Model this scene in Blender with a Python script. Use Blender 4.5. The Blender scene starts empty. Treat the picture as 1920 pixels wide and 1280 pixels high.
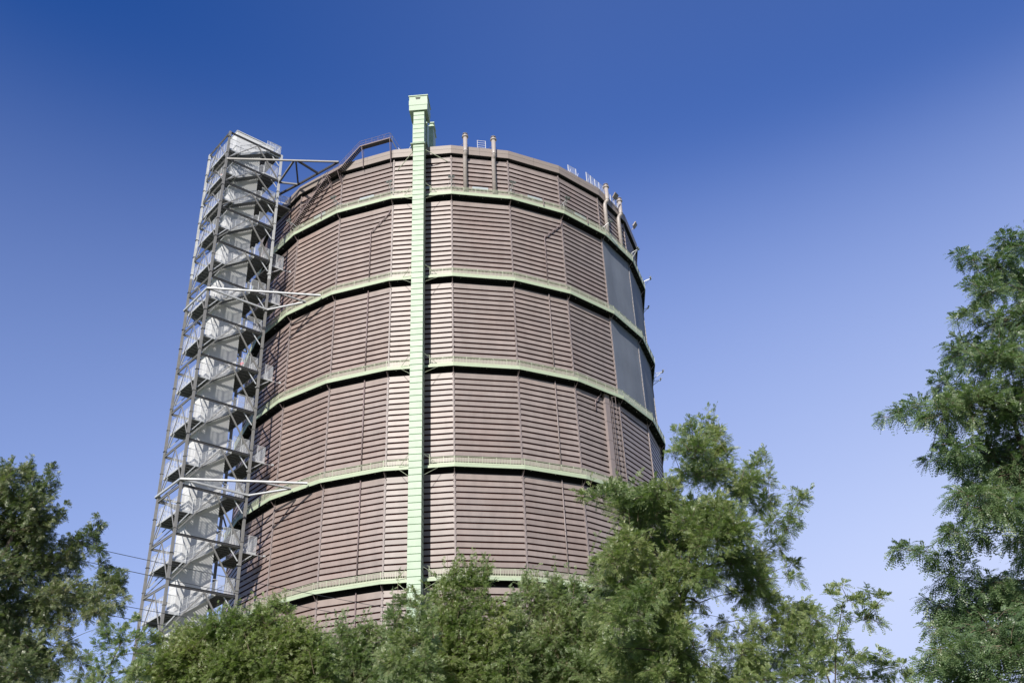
import bpy, math, random
import numpy as np
from math import radians as RAD, sin, cos, tan, pi, sqrt

SC = bpy.context.scene
COL = SC.collection
rnd = random.Random(11)

# ------------------------------------------------------------------ camera, sun and sky
CAM = np.array([0.0, -152.894, 1.6])
YAW, PITCH, ROLL = 0.0702429, 0.543567, -0.0462647
cam_d = bpy.data.cameras.new('camera'); cam = bpy.data.objects.new('camera', cam_d); COL.objects.link(cam)
cam_d.sensor_width = 36.0; cam_d.lens = 1893.66 / 1920 * 36.0
cam_d.clip_start = 0.1; cam_d.clip_end = 6000
from mathutils import Matrix, Vector, Quaternion
cy_, sy_, cp_, sp_, cr_, sr_ = cos(YAW), sin(YAW), cos(PITCH), sin(PITCH), cos(ROLL), sin(ROLL)
Fv = Vector((cp_ * sy_, cp_ * cy_, sp_)); R0 = Vector((cy_, -sy_, 0)); U0 = Vector((-sp_ * sy_, -sp_ * cy_, cp_))
Rv = R0 * cr_ + U0 * sr_; Uv = -R0 * sr_ + U0 * cr_
cam.matrix_world = Matrix(((Rv.x, Uv.x, -Fv.x, CAM[0]), (Rv.y, Uv.y, -Fv.y, CAM[1]), (Rv.z, Uv.z, -Fv.z, CAM[2]), (0, 0, 0, 1)))
SC.camera = cam

SUN_AZ, SUN_EL = RAD(-20.0), RAD(30.0)          # azimuth measured from -Y towards +X
sd = Vector((sin(SUN_AZ) * cos(SUN_EL), -cos(SUN_AZ) * cos(SUN_EL), sin(SUN_EL)))
sl = bpy.data.lights.new('sun', 'SUN'); so = bpy.data.objects.new('sun', sl); COL.objects.link(so)
sl.energy = 5.0; sl.angle = RAD(0.53); sl.color = (1.0, 0.95, 0.875)
so.rotation_euler = sd.to_track_quat('Z', 'Y').to_euler(); so.location = (-60, -200, 150)

W = bpy.data.worlds.new('World'); SC.world = W; W.use_nodes = True
nt = W.node_tree; nt.nodes.clear()
sky = nt.nodes.new('ShaderNodeTexSky'); sky.sky_type = 'NISHITA'; sky.sun_disc = False
sky.sun_elevation = SUN_EL; sky.sun_rotation = math.atan2(sd.x, sd.y)
sky.altitude = 60; sky.air_density = 1.0; sky.dust_density = 0.8; sky.ozone_density = 4.5
bg = nt.nodes.new('ShaderNodeBackground'); bg.inputs[1].default_value = 0.145
hs = nt.nodes.new('ShaderNodeHueSaturation'); hs.inputs['Hue'].default_value = 0.515; hs.inputs['Saturation'].default_value = 1.25
ot = nt.nodes.new('ShaderNodeOutputWorld')
bt = nt.nodes.new('ShaderNodeVectorMath'); bt.operation = 'MULTIPLY'; bt.inputs[1].default_value = (1.0, 1.0, 1.045)
nt.links.new(sky.outputs[0], bt.inputs[0]); nt.links.new(bt.outputs[0], hs.inputs['Color']); 
# summer haze: pale near the horizon and thicker towards the east (+X)
tc = nt.nodes.new('ShaderNodeTexCoord'); sx = nt.nodes.new('ShaderNodeSeparateXYZ'); nt.links.new(tc.outputs['Generated'], sx.inputs[0])
def wm(op, a, b, c=None):
    n = nt.nodes.new('ShaderNodeMath'); n.operation = op
    for i, q in enumerate((a, b) if c is None else (a, b, c)):
        if isinstance(q, (int, float)): n.inputs[i].default_value = q
        else: nt.links.new(q, n.inputs[i])
    return n.outputs[0]
zz_ = wm('MAXIMUM', sx.outputs['Z'], 0.0)
h1 = wm('MULTIPLY_ADD', zz_, -1.65, 1.144); h2 = wm('MULTIPLY_ADD', zz_, -1.42, 0.95); h3 = wm('MULTIPLY', sx.outputs['X'], h2)
ys_ = nt.nodes.new('ShaderNodeMapRange'); ys_.interpolation_type = 'SMOOTHSTEP'; nt.links.new(sx.outputs['Y'], ys_.inputs['Value'])
ys_.inputs['From Min'].default_value = -0.25; ys_.inputs['From Max'].default_value = 0.35; ys_.inputs['To Min'].default_value = 0.0; ys_.inputs['To Max'].default_value = 1.0  # haze also thinned behind the camera to cut fill light
fl_ = nt.nodes.new('ShaderNodeMapRange'); nt.links.new(sx.outputs['X'], fl_.inputs['Value'])
fl_.inputs['From Min'].default_value = -0.36; fl_.inputs['From Max'].default_value = 0.10; fl_.inputs['To Min'].default_value = -0.01; fl_.inputs['To Max'].default_value = 0.055
h4 = wm('SMOOTH_MAX', wm('ADD', h1, h3), fl_.outputs[0], 0.10); h5 = wm('MULTIPLY', wm('MINIMUM', h4, 0.93), wm('MULTIPLY_ADD', ys_.outputs[0], 0.85, 0.15))
mxh = nt.nodes.new('ShaderNodeMix'); mxh.data_type = 'RGBA'
nt.links.new(h5, mxh.inputs['Factor']); nt.links.new(hs.outputs[0], mxh.inputs['A'])
mxh.inputs['B'].default_value = (0.615 / 0.145, 0.700 / 0.145, 0.985 / 0.145, 1)
# unseen sky behind the camera is dimmed to deepen shade on visible faces
def mr_(src, a, b, c, d):
    n = nt.nodes.new('ShaderNodeMapRange'); n.interpolation_type = 'SMOOTHSTEP'; nt.links.new(src, n.inputs['Value'])
    for k, q in (('From Min', a), ('From Max', b), ('To Min', c), ('To Max', d)): n.inputs[k].default_value = q
    return n.outputs[0]
br_ = wm('MULTIPLY_ADD', mr_(sx.outputs['X'], -0.35, 0.15, 0.0, 1.0), mr_(sx.outputs['Z'], 0.36, 0.62, 0.0, 0.14), 1.0)
dk = nt.nodes.new('ShaderNodeVectorMath'); dk.operation = 'SCALE'; nt.links.new(mxh.outputs['Result'], dk.inputs[0]); nt.links.new(wm('MULTIPLY', wm('MULTIPLY_ADD', ys_.outputs[0], 0.5, 0.5), br_), dk.inputs['Scale'])
h2s = nt.nodes.new('ShaderNodeHueSaturation'); h2s.inputs['Saturation'].default_value = 1.0; h2s.inputs['Value'].default_value = 1.02
nt.links.new(dk.outputs[0], h2s.inputs['Color']); nt.links.new(h2s.outputs[0], bg.inputs[0]); nt.links.new(bg.outputs[0], ot.inputs[0])

SC.view_settings.view_transform = 'Standard'; SC.view_settings.look = 'None'; SC.view_settings.exposure = 0
SC.render.resolution_x = 1024; SC.render.resolution_y = 682
SC.cycles.max_bounces = 8; SC.cycles.transparent_max_bounces = 8

# ------------------------------------------------------------------ materials
def mat(name, base, rough=0.6, metal=0.0, var=0.0, scale=1.0, streak=None, tint=False, bump=0.0, spec=0.5, bscale=30.0):
    m = bpy.data.materials.new(name); m.use_nodes = True; t = m.node_tree; N = t.nodes; L = t.links
    p = N['Principled BSDF']; p.inputs['Roughness'].default_value = rough; p.inputs['Metallic'].default_value = metal
    p.inputs['Specular IOR Level'].default_value = spec
    c4 = (base[0], base[1], base[2], 1); p.inputs['Base Color'].default_value = c4
    if var or tint:
        geo = N.new('ShaderNodeNewGeometry')
        mp = N.new('ShaderNodeMapping'); mp.inputs['Scale'].default_value = streak or (1, 1, 1)
        L.new(geo.outputs['Position'], mp.inputs['Vector'])
        n1 = N.new('ShaderNodeTexNoise'); n1.inputs['Scale'].default_value = scale; n1.inputs['Detail'].default_value = 5
        n1.inputs['Roughness'].default_value = 0.65
        L.new(mp.outputs[0], n1.inputs['Vector'])
        mr = N.new('ShaderNodeMapRange'); mr.inputs['From Min'].default_value = 0.25; mr.inputs['From Max'].default_value = 0.75
        mr.inputs['To Min'].default_value = 1 - var; mr.inputs['To Max'].default_value = 1 + var
        L.new(n1.outputs['Fac'], mr.inputs['Value'])
        val = mr.outputs[0]
        if tint:
            at = N.new('ShaderNodeAttribute'); at.attribute_name = 'tint'
            mu = N.new('ShaderNodeMath'); mu.operation = 'MULTIPLY'
            L.new(val, mu.inputs[0]); L.new(at.outputs['Fac'], mu.inputs[1]); val = mu.outputs[0]
        vm = N.new('ShaderNodeVectorMath'); vm.operation = 'SCALE'; vm.inputs[0].default_value = base
        L.new(val, vm.inputs['Scale']); L.new(vm.outputs[0], p.inputs['Base Color'])
    if bump:
        n2 = N.new('ShaderNodeTexNoise'); n2.inputs['Scale'].default_value = bscale; n2.inputs['Detail'].default_value = 4
        bp = N.new('ShaderNodeBump'); bp.inputs['Strength'].default_value = bump; bp.inputs['Distance'].default_value = 0.02
        g2 = N.new('ShaderNodeNewGeometry'); L.new(g2.outputs['Position'], n2.inputs['Vector'])
        L.new(n2.outputs['Fac'], bp.inputs['Height']); L.new(bp.outputs[0], p.inputs['Normal'])
    return m

M_clad = mat('mauve_brown_cladding', (0.345, 0.290, 0.270), 0.44, 0, 0.15, 0.8, (1, 1, 0.30), tint=True, spec=0.48)
def rust_side(m):
    """weathering: redder, duller sheets towards the west side, in uneven patches"""
    t = m.node_tree; N = t.nodes; L = t.links; p = N['Principled BSDF']; src = p.inputs['Base Color'].links[0].from_socket
    g = N.new('ShaderNodeNewGeometry'); s = N.new('ShaderNodeSeparateXYZ'); L.new(g.outputs['Position'], s.inputs[0])
    a = N.new('ShaderNodeMapRange'); L.new(s.outputs['X'], a.inputs['Value'])
    a.inputs['From Min'].default_value = -6; a.inputs['From Max'].default_value = -30; a.inputs['To Max'].default_value = 0.50
    n = N.new('ShaderNodeTexNoise'); n.inputs['Scale'].default_value = 0.16; n.inputs['Detail'].default_value = 6; L.new(g.outputs['Position'], n.inputs['Vector'])
    b = N.new('ShaderNodeMapRange'); L.new(n.outputs['Fac'], b.inputs['Value']); b.inputs['From Min'].default_value = 0.42; b.inputs['From Max'].default_value = 0.70; b.inputs['To Max'].default_value = 0.30
    c = N.new('ShaderNodeMath'); c.operation = 'ADD'; c.use_clamp = True; L.new(a.outputs[0], c.inputs[0]); L.new(b.outputs[0], c.inputs[1])
    mx = N.new('ShaderNodeMix'); mx.data_type = 'RGBA'; mx.blend_type = 'MULTIPLY'; L.new(c.outputs[0], mx.inputs['Factor']); L.new(src, mx.inputs['A']); mx.inputs['B'].default_value = (0.86, 0.70, 0.64, 1)
    L.new(mx.outputs['Result'], p.inputs['Base Color'])
rust_side(M_clad)
M_gap_shade = mat('shade_dark_cladding_gap', (0.042, 0.013, 0.010), 0.9, spec=0.2)  # dark colour paints in the shade under and between the boards
M_shell = mat('inner_steel_shell', (0.05, 0.03, 0.03), 0.9)
M_strip = mat('mauve_cover_strip', (0.30, 0.25, 0.24), 0.45, 0, 0.08, 1.5)
M_green = mat('pale_green_paint', (0.46, 0.55, 0.39), 0.55, 0, 0.06, 0.9, (1, 1, 3), tint=False)
M_greenb = mat('pale_green_lift_cladding', (0.425, 0.54, 0.40), 0.5, 0, 0.11, 0.9, tint=True)
M_greend = mat('green_seam', (0.10, 0.20, 0.09), 0.7)
M_rail = mat('weathered_green_railing', (0.50, 0.55, 0.40), 0.5, 0, 0.1, 2)
M_painted_shade = mat('painted_shade_band', (0.014, 0.012, 0.015), 0.9, spec=0.2)  # near-black colour paints the shade below each gallery and the cornice
M_pole = mat('pale_upper_post', (0.70, 0.71, 0.70), 0.4, 0.2, 0.1, 2)  # paler material for the upper part of most posts
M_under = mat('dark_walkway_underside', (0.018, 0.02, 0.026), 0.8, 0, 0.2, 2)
M_corn = mat('taupe_cornice', (0.32, 0.27, 0.24), 0.5, 0, 0.05, 0.6, tint=False)
M_joint = mat('cornice_joint', (0.10, 0.08, 0.075), 0.8)
M_roof = mat('roof_sheeting', (0.25, 0.23, 0.22), 0.7, 0, 0.1, 0.3)
M_screen = mat('slate_blue_screen_cloth', (0.205, 0.23, 0.275), 0.75, 0, 0.2, 0.25, (1, 1, 0.35))
M_galv = mat('galvanised_steel', (0.64, 0.655, 0.66), 0.42, 0.2, 0.12, 2.5)
M_steel = mat('grey_painted_steel', (0.295, 0.29, 0.28), 0.5, 0.15, 0.15, 1.8, tint=False)
M_dsteel = mat('dark_steel', (0.075, 0.075, 0.08), 0.6, 0.2, 0.15, 3)
M_white = mat('white_panel', (0.77, 0.775, 0.77), 0.5, 0, 0.035, 0.8, (1, 1, 0.5))
M_whitem = mat('white_metal', (0.78, 0.79, 0.80), 0.45, 0.1, 0.05, 3)
M_pipe = mat('taupe_vent_pipe', (0.47, 0.42, 0.395), 0.38, 0.0, 0.08, 1.5)
M_mauve = mat('mauve_steel', (0.26, 0.20, 0.20), 0.5, 0.1, 0.12, 2)
M_dark = mat('dark_opening', (0.012, 0.012, 0.014), 0.5)
M_lens = mat('lamp_lens', (0.75, 0.8, 0.85), 0.15)
M_wire = mat('power_line_cable', (0.06, 0.065, 0.075), 0.6)
M_ground = mat('grassy_soil', (0.10, 0.12, 0.055), 0.95, 0, 0.45, 0.35, bump=0.5, bscale=3)
M_bark = mat('furrowed_bark', (0.075, 0.06, 0.048), 0.9, 0, 0.35, 6, (1, 1, 0.3), bump=0.6)
M_twig = mat('pale_twig', (0.22, 0.17, 0.12), 0.85, 0, 0.3, 8)
M_winpane = mat('milky_window_strip', (0.50, 0.55, 0.57), 0.25)

def grate_mat():
    """open steel grating: square holes cut through a thin sheet"""
    m = bpy.data.materials.new('steel_grating'); m.use_nodes = True; t = m.node_tree; N = t.nodes; L = t.links
    p = N['Principled BSDF']; p.inputs['Base Color'].default_value = (0.16, 0.165, 0.175, 1); p.inputs['Roughness'].default_value = 0.5
    p.inputs['Metallic'].default_value = 0.3
    return m
M_grate = grate_mat()

def mesh_mat():
    """fine wire mesh infill of the railings: a thin sheet, mostly see-through"""
    m = bpy.data.materials.new('railing_wire_mesh'); m.use_nodes = True; t = m.node_tree; N = t.nodes; L = t.links
    p = N['Principled BSDF']; p.inputs['Base Color'].default_value = (0.78, 0.80, 0.83, 1); p.inputs['Roughness'].default_value = 0.4
    p.inputs['Alpha'].default_value = 0.27
    return m
M_mesh = mesh_mat()

def leaf_mat(name, c1, c2, c3, trans=0.30, brown=0.06):
    m = bpy.data.materials.new(name); m.use_nodes = True; t = m.node_tree; N = t.nodes; L = t.links
    N.remove(N['Principled BSDF']); out = N['Material Output']
    g = N.new('ShaderNodeNewGeometry')
    cr = N.new('ShaderNodeValToRGB'); e = cr.color_ramp.elements
    e[0].position = 0.0; e[0].color = (*c1, 1); e[1].position = 1.0; e[1].color = (*c3, 1)
    k = e.new(0.45); k.color = (*c2, 1)
    k = e.new(0.93); k.color = (*c3, 1)
    if brown: k = e.new(1.0 - brown * 0.5); k.color = (0.16, 0.09, 0.035, 1)
    n = N.new('ShaderNodeTexNoise'); n.inputs['Scale'].default_value = 0.8; n.inputs['Detail'].default_value = 3
    L.new(g.outputs['Position'], n.inputs['Vector'])
    mx = N.new('ShaderNodeMath'); mx.operation = 'MULTIPLY_ADD'; mx.inputs[1].default_value = 0.5
    mr = N.new('ShaderNodeMapRange'); mr.inputs['From Min'].default_value = 0.3; mr.inputs['From Max'].default_value = 0.7; mr.inputs['To Max'].default_value = 0.5
    L.new(n.outputs['Fac'], mr.inputs['Value']); L.new(g.outputs['Random Per Island'], mx.inputs[0]); L.new(mr.outputs[0], mx.inputs[2])
    L.new(mx.outputs[0], cr.inputs['Fac'])
    d = N.new('ShaderNodeBsdfPrincipled'); d.inputs['Roughness'].default_value = 0.40; d.inputs['Specular IOR Level'].default_value = 0.85
    tr = N.new('ShaderNodeBsdfTranslucent')
    gm = N.new('ShaderNodeVectorMath'); gm.operation = 'MULTIPLY'; gm.inputs[1].default_value = (1.3, 1.6, 0.6)
    L.new(cr.outputs[0], gm.inputs[0]); L.new(gm.outputs[0], tr.inputs['Color'])
    ms = N.new('ShaderNodeMixShader'); ms.inputs[0].default_value = trans
    L.new(cr.outputs[0], d.inputs['Base Color']); L.new(d.outputs[0], ms.inputs[1]); L.new(tr.outputs[0], ms.inputs[2])
    L.new(ms.outputs[0], out.inputs['Surface'])
    return m

# ------------------------------------------------------------------ object helpers
def tag(o, label=None, cat=None, group=None, kind=None):
    if label: o['label'] = label
    if cat: o['category'] = cat
    if group: o['group'] = group
    if kind: o['kind'] = kind
    return o
def empty(name, loc=(0, 0, 0)):
    o = bpy.data.objects.new(name, None); o.location = loc; o.empty_display_size = 1; COL.objects.link(o); return o

class MB:
    """collects boxes, bars, tubes and quads, then links them as ONE mesh object"""
    def __init__(s): s.v = []; s.f = []; s.mi = []; s.t = []; s.sm = []
    def quad(s, a, b, c, d, mi=0, t=1.0):
        n = len(s.v); s.v += [tuple(a), tuple(b), tuple(c), tuple(d)]; s.f.append((n, n + 1, n + 2, n + 3)); s.mi.append(mi); s.t.append(t); s.sm.append(False)
    def poly(s, pts, mi=0, t=1.0):
        n = len(s.v); s.v += [tuple(p) for p in pts]; s.f.append(tuple(range(n, n + len(pts)))); s.mi.append(mi); s.t.append(t); s.sm.append(False)
    def hexa(s, p, mi=0, t=1.0):
        n = len(s.v); s.v += [tuple(q) for q in p]
        for f in ((0, 3, 2, 1), (4, 5, 6, 7), (0, 1, 5, 4), (1, 2, 6, 5), (2, 3, 7, 6), (3, 0, 4, 7)):
            s.f.append(tuple(n + i for i in f)); s.mi.append(mi); s.t.append(t); s.sm.append(False)
    def box(s, c, ax, ay, az, mi=0, t=1.0):
        """c centre, ax/ay/az half-extent vectors"""
        c, ax, ay, az = (np.asarray(q, float) for q in (c, ax, ay, az))
        s.hexa([c - ax - ay - az, c + ax - ay - az, c + ax + ay - az, c - ax + ay - az, c - ax - ay + az, c + ax - ay + az, c + ax + ay + az, c - ax + ay + az], mi, t)
    def bar(s, a, b, w, h=None, up=(0, 0, 1), mi=0):
        a, b = np.asarray(a, float), np.asarray(b, float); h = h or w
        d = b - a; L = np.linalg.norm(d)
        if L < 1e-6: return
        d /= L; u = np.asarray(up, float)
        if abs(d @ u) > 0.98: u = np.array([1.0, 0.3, 0])
        sx = np.cross(d, u); sx /= np.linalg.norm(sx); uy = np.cross(sx, d)
        s.box((a + b) / 2, d * L / 2, sx * w / 2, uy * h / 2, mi)
    def tube(s, pts, r, n=8, mi=0, cap=True, smooth=True):
        pts = [np.asarray(p, float) for p in pts]; rr = r if hasattr(r, '__len__') else [r] * len(pts)
        base = len(s.v); prev = None
        for i, p in enumerate(pts):
            d = (pts[min(i + 1, len(pts) - 1)] - pts[max(i - 1, 0)]); d /= max(np.linalg.norm(d), 1e-9)
            if prev is None:
                u = np.array([0, 0, 1.0]) if abs(d[2]) < 0.9 else np.array([1.0, 0, 0])
                x = np.cross(d, u)
            else: x = prev - d * (prev @ d)
            x /= np.linalg.norm(x); prev = x; y = np.cross(d, x)
            for k in range(n):
                a = 2 * pi * k / n; s.v.append(tuple(p + (x * cos(a) + y * sin(a)) * rr[i]))
        for i in range(len(pts) - 1):
            for k in range(n):
                a = base + i * n + k; b = base + i * n + (k + 1) % n
                s.f.append((a, b, b + n, a + n)); s.mi.append(mi); s.t.append(1.0); s.sm.append(smooth)
        if cap:
            s.f.append(tuple(base + k for k in range(n))[::-1]); s.mi.append(mi); s.t.append(1.0); s.sm.append(False)
            e = base + (len(pts) - 1) * n
            s.f.append(tuple(e + k for k in range(n))); s.mi.append(mi); s.t.append(1.0); s.sm.append(False)
    def build(s, name, mats, parent=None, origin=None):
        me = bpy.data.meshes.new(name)
        vs = s.v
        if origin is not None: vs = [(x - origin[0], y - origin[1], z - origin[2]) for x, y, z in vs]
        me.from_pydata(vs, [], s.f)
        ms = mats if isinstance(mats, (list, tuple)) else [mats]
        for m in ms: me.materials.append(m)
        me.polygons.foreach_set('material_index', s.mi); me.polygons.foreach_set('use_smooth', s.sm)
        if any(t != 1.0 for t in s.t):
            at = me.attributes.new('tint', 'FLOAT', 'FACE'); at.data.foreach_set('value', s.t)
        elif any(m.node_tree.nodes.get('Attribute') for m in ms):
            at = me.attributes.new('tint', 'FLOAT', 'FACE'); at.data.foreach_set('value', [1.0] * len(s.f))
        me.update()
        o = bpy.data.objects.new(name, me); COL.objects.link(o)
        if parent is not None: o.parent = parent
        if origin is not None: o.location = origin
        return o
def copy_child(src, parent, loc=None, rotz=None):
    o = src.copy(); COL.objects.link(o); o.parent = parent
    if loc is not None: o.location = loc
    if rotz is not None: o.rotation_euler = (0, 0, rotz)
    return o

# ================================================================== GAS HOLDER (24-sided)
NS = 24; R = 33.8; PHI = -0.254575; DA = 2 * pi / NS; CH = cos(DA / 2)
GZ = [99.034, 84.086, 69.430, 54.699, 39.992, 25.29, 10.59]        # lower edge of each gallery fascia
RG = 34.9; ZTOP = 109.09; RC = 34.43
def cor(k, r, z):
    a = PHI + DA * k; return np.array([r * sin(a), -r * cos(a), z])
def fn(k):
    a = PHI + DA * (k + 0.5); n = np.array([sin(a), -cos(a), 0.0]); return n, np.array([-n[1], n[0], 0.0])
AP = R * CH
def FP(k, t, q, z):
    """point on face k: t metres along, q metres out from the wall, height z"""
    n, tt = fn(k); return n * (AP + q) + tt * t + np.array([0, 0, z])
Zv = np.array([0, 0, 1.0])

gas = empty('gas_holder', (0, 0, 0))
tag(gas, 'huge round gas holder clad in mauve-brown ribbed sheeting with pale green walkways', 'gas holder')

mb = MB()
for k in range(NS): mb.quad(cor(k, R - .35, 0), cor(k + 1, R - .35, 0), cor(k + 1, R - .35, ZTOP - .2), cor(k, R - .35, ZTOP - .2))
mb.build('inner_shell', M_shell, gas)

screens = {(4, 1), (5, 1), (6, 1), (7, 1), (4, 2), (5, 2), (6, 2), (7, 2)}
tops = [ZTOP - 1.55] + [g - .02 for g in GZ]
bots = [g + .32 for g in GZ] + [0.0]
for sct in range(8):
    ftint = [1 + rnd.uniform(-.09, .09) for _ in range(NS)]
    mb = MB(); zt, zb = tops[sct] - .52, bots[sct]; n = max(1, round((zt - zb) / 0.82)); ph = (zt - zb) / n
    if sct == 0: zt -= .0; ph = (zt - zb) / n
    for k in range(NS):
        for j in range(n):
            z1 = zt - j * ph; z0 = z1 - ph
            tv = (1 + rnd.uniform(-.08, .08)) * ftint[k] * (.9 if rnd.random() < .05 else 1)
            # vertical boards standing proud of a recessed gap with shade painted in
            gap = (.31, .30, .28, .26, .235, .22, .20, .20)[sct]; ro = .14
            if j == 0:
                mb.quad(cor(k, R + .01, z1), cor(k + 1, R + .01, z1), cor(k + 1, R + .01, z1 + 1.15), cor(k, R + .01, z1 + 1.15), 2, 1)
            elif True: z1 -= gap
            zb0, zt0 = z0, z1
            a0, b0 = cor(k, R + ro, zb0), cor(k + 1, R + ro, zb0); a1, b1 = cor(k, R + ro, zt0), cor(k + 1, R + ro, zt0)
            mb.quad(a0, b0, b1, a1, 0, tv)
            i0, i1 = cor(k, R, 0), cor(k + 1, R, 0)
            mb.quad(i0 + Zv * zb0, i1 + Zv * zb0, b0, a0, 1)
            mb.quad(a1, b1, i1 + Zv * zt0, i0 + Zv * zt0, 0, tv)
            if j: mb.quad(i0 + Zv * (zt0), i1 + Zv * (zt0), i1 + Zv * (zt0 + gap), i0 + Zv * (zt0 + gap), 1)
    mb.build('cladding', [M_clad, M_gap_shade, M_painted_shade], gas)

# cover strips on every corner
for k in range(NS):
    mb = MB(); a = PHI + DA * k; n = np.array([sin(a), -cos(a), 0]); t = np.array([-n[1], n[0], 0])
    for sct in range(8):
        zt, zb = tops[sct] - .25, bots[sct]
        mb.box(n * (R + .15) + Zv * (zt + zb) / 2, t * .085, n * .10, Zv * (zt - zb) / 2)
        m = round((zt - zb) / 0.82)
        for j in range(m):
            z = tops[sct] - (j + 1) * (tops[sct] - zb) / max(1, round((tops[sct] - zb) / 0.82)) + .04
            mb.box(n * (R + .16) + Zv * z, t * .17, n * .085, Zv * .07)
    mb.build('corner_strip', M_strip, gas)

# galleries ---------------------------------------------------------------
lampm = MB(); lampm.box((0, 0, -.04), (.045, 0, 0), (0, .045, 0), (0, 0, .04)); lampm.tube([(0, 0, -.08), (0, 0, -.11)], .035, 8)
lamp_proto = None
for gi, z in enumerate(GZ):
    g = empty('gallery', (0, 0, 0)); g.parent = gas
    mb = MB(); dk = MB()
    for k in range(NS):
        o0, o1 = cor(k, RG, z), cor(k + 1, RG, z); i0, i1 = cor(k, RG - .07, z), cor(k + 1, RG - .07, z)
        H = Zv * .34
        mb.quad(o0, o1, o1 + H, o0 + H); mb.quad(i1, i0, i0 + H, i1 + H); mb.quad(o0 + H, o1 + H, i1 + H, i0 + H); mb.quad(i0, i1, o1, o0)
        # lower lip
        n, t = fn(k)
        w0, w1 = cor(k, R - .1, z + .20), cor(k + 1, R - .1, z + .20); j0, j1 = cor(k, RG - .08, z + .20), cor(k + 1, RG - .08, z + .20)
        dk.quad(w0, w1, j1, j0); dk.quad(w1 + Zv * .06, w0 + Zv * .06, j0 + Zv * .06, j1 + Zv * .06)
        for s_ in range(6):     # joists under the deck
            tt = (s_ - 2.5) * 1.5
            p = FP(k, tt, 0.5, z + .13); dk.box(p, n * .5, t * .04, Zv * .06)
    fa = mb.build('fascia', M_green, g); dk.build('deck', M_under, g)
    for k in range(NS):
        if gi > 5: break
        if gi and not (-4 <= (k if k < 12 else k - NS) <= 7): continue
        bk = MB(); bk.bar(cor(k, R + .05, z - .95), cor(k, RG - .1, z + .05), .07); bk.bar(cor(k, R + .16, z - 1.0), cor(k, R + .16, z + .2), .08)
        bk.build('bracket', M_mauve, g)
    rl = MB()
    for k in range(NS):
        n, t = fn(k); q = RG * CH - AP - .05; half = (RG - .05) * tan(DA / 2) * CH + .0
        half = (RG - .05) * sin(DA / 2)
        gap = None
        if k == 0: gap = (-1.45, 1.35)
        segs = [(-half, half)] if gap is None else [(-half, gap[0]), (gap[1], half)]
        for (a, b) in segs:
            rl.bar(FP(k, a, q, z + 1.42), FP(k, b, q, z + 1.42), .05, .05)
            rl.bar(FP(k, a, q, z + 1.26), FP(k, b, q, z + 1.26), .025, .035)
            rl.bar(FP(k, a, q, z + .48), FP(k, b, q, z + .48), .03, .22)
            m = max(1, round((b - a) / .2))
            for j in range(m + 1):
                x = a + (b - a) * j / m
                post = j % 9 == 0 or j == m
                w = .040 if post else .026
                rl.box(FP(k, x, q + (.03 if post else 0), z + .86), t * w, n * .014, Zv * (.60 if post else .42))
    rl.build('railing', M_rail, g)
    if gi < 5:
        for k in range(-4, 8):
            for tt in (-3.1, 0.2, 3.3):
                p = FP(k, tt + rnd.uniform(-.3, .3), .62 + rnd.uniform(-.2, .2), z + .19)
                if lamp_proto is None:
                    lamp_proto = lampm.build('lamp', M_whitem, g); lamp_proto.location = p
                else: copy_child(lamp_proto, g, p)

# cornice and roof ----------------------------------------------------------
mb = MB()
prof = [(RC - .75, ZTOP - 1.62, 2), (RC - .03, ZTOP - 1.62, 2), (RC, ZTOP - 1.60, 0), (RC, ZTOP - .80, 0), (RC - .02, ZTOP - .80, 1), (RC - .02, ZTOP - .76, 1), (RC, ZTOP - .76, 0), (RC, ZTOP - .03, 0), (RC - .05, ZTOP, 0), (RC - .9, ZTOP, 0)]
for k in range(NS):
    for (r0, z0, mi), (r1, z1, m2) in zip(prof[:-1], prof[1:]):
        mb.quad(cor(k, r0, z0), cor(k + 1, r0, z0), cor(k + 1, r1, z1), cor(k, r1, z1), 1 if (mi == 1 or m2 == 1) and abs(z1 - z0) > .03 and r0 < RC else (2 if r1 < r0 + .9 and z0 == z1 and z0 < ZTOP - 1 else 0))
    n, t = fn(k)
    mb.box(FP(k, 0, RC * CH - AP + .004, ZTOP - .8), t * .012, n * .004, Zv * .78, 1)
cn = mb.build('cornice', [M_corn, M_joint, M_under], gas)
mb = MB()
prev = None
for i in range(7):
    r = (RC - .8) * (1 - i / 6.0); zz = ZTOP - .05 + 4.5 * (1 - (r / (RC - .8)) ** 2)
    if prev:
        for k in range(NS): mb.quad(cor(k, prev[0], prev[1]), cor(k + 1, prev[0], prev[1]), cor(k + 1, max(r, .01), zz), cor(k, max(r, .01), zz))
    prev = (r, zz)
mb.build('roof', M_roof, gas)
mb = MB()
mb.tube([(0, 0, ZTOP + 3.6), (0, 0, ZTOP + 6.4)], 2.6, 24, smooth=False); mb.tube([(0, 0, ZTOP + 6.4), (0, 0, ZTOP + 7.4)], [2.9, .3], 24, smooth=False)
mb.build('roof_lantern', M_corn, gas)

# thin white ledge line under the cornice
mb = MB()
for k in range(NS):
    mb.bar(cor(k, R + .12, ZTOP - 2.12), cor(k + 1, R + .12, ZTOP - 2.12), .10, .09)
mb.build('cable_tray', M_strip, gas)

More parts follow.
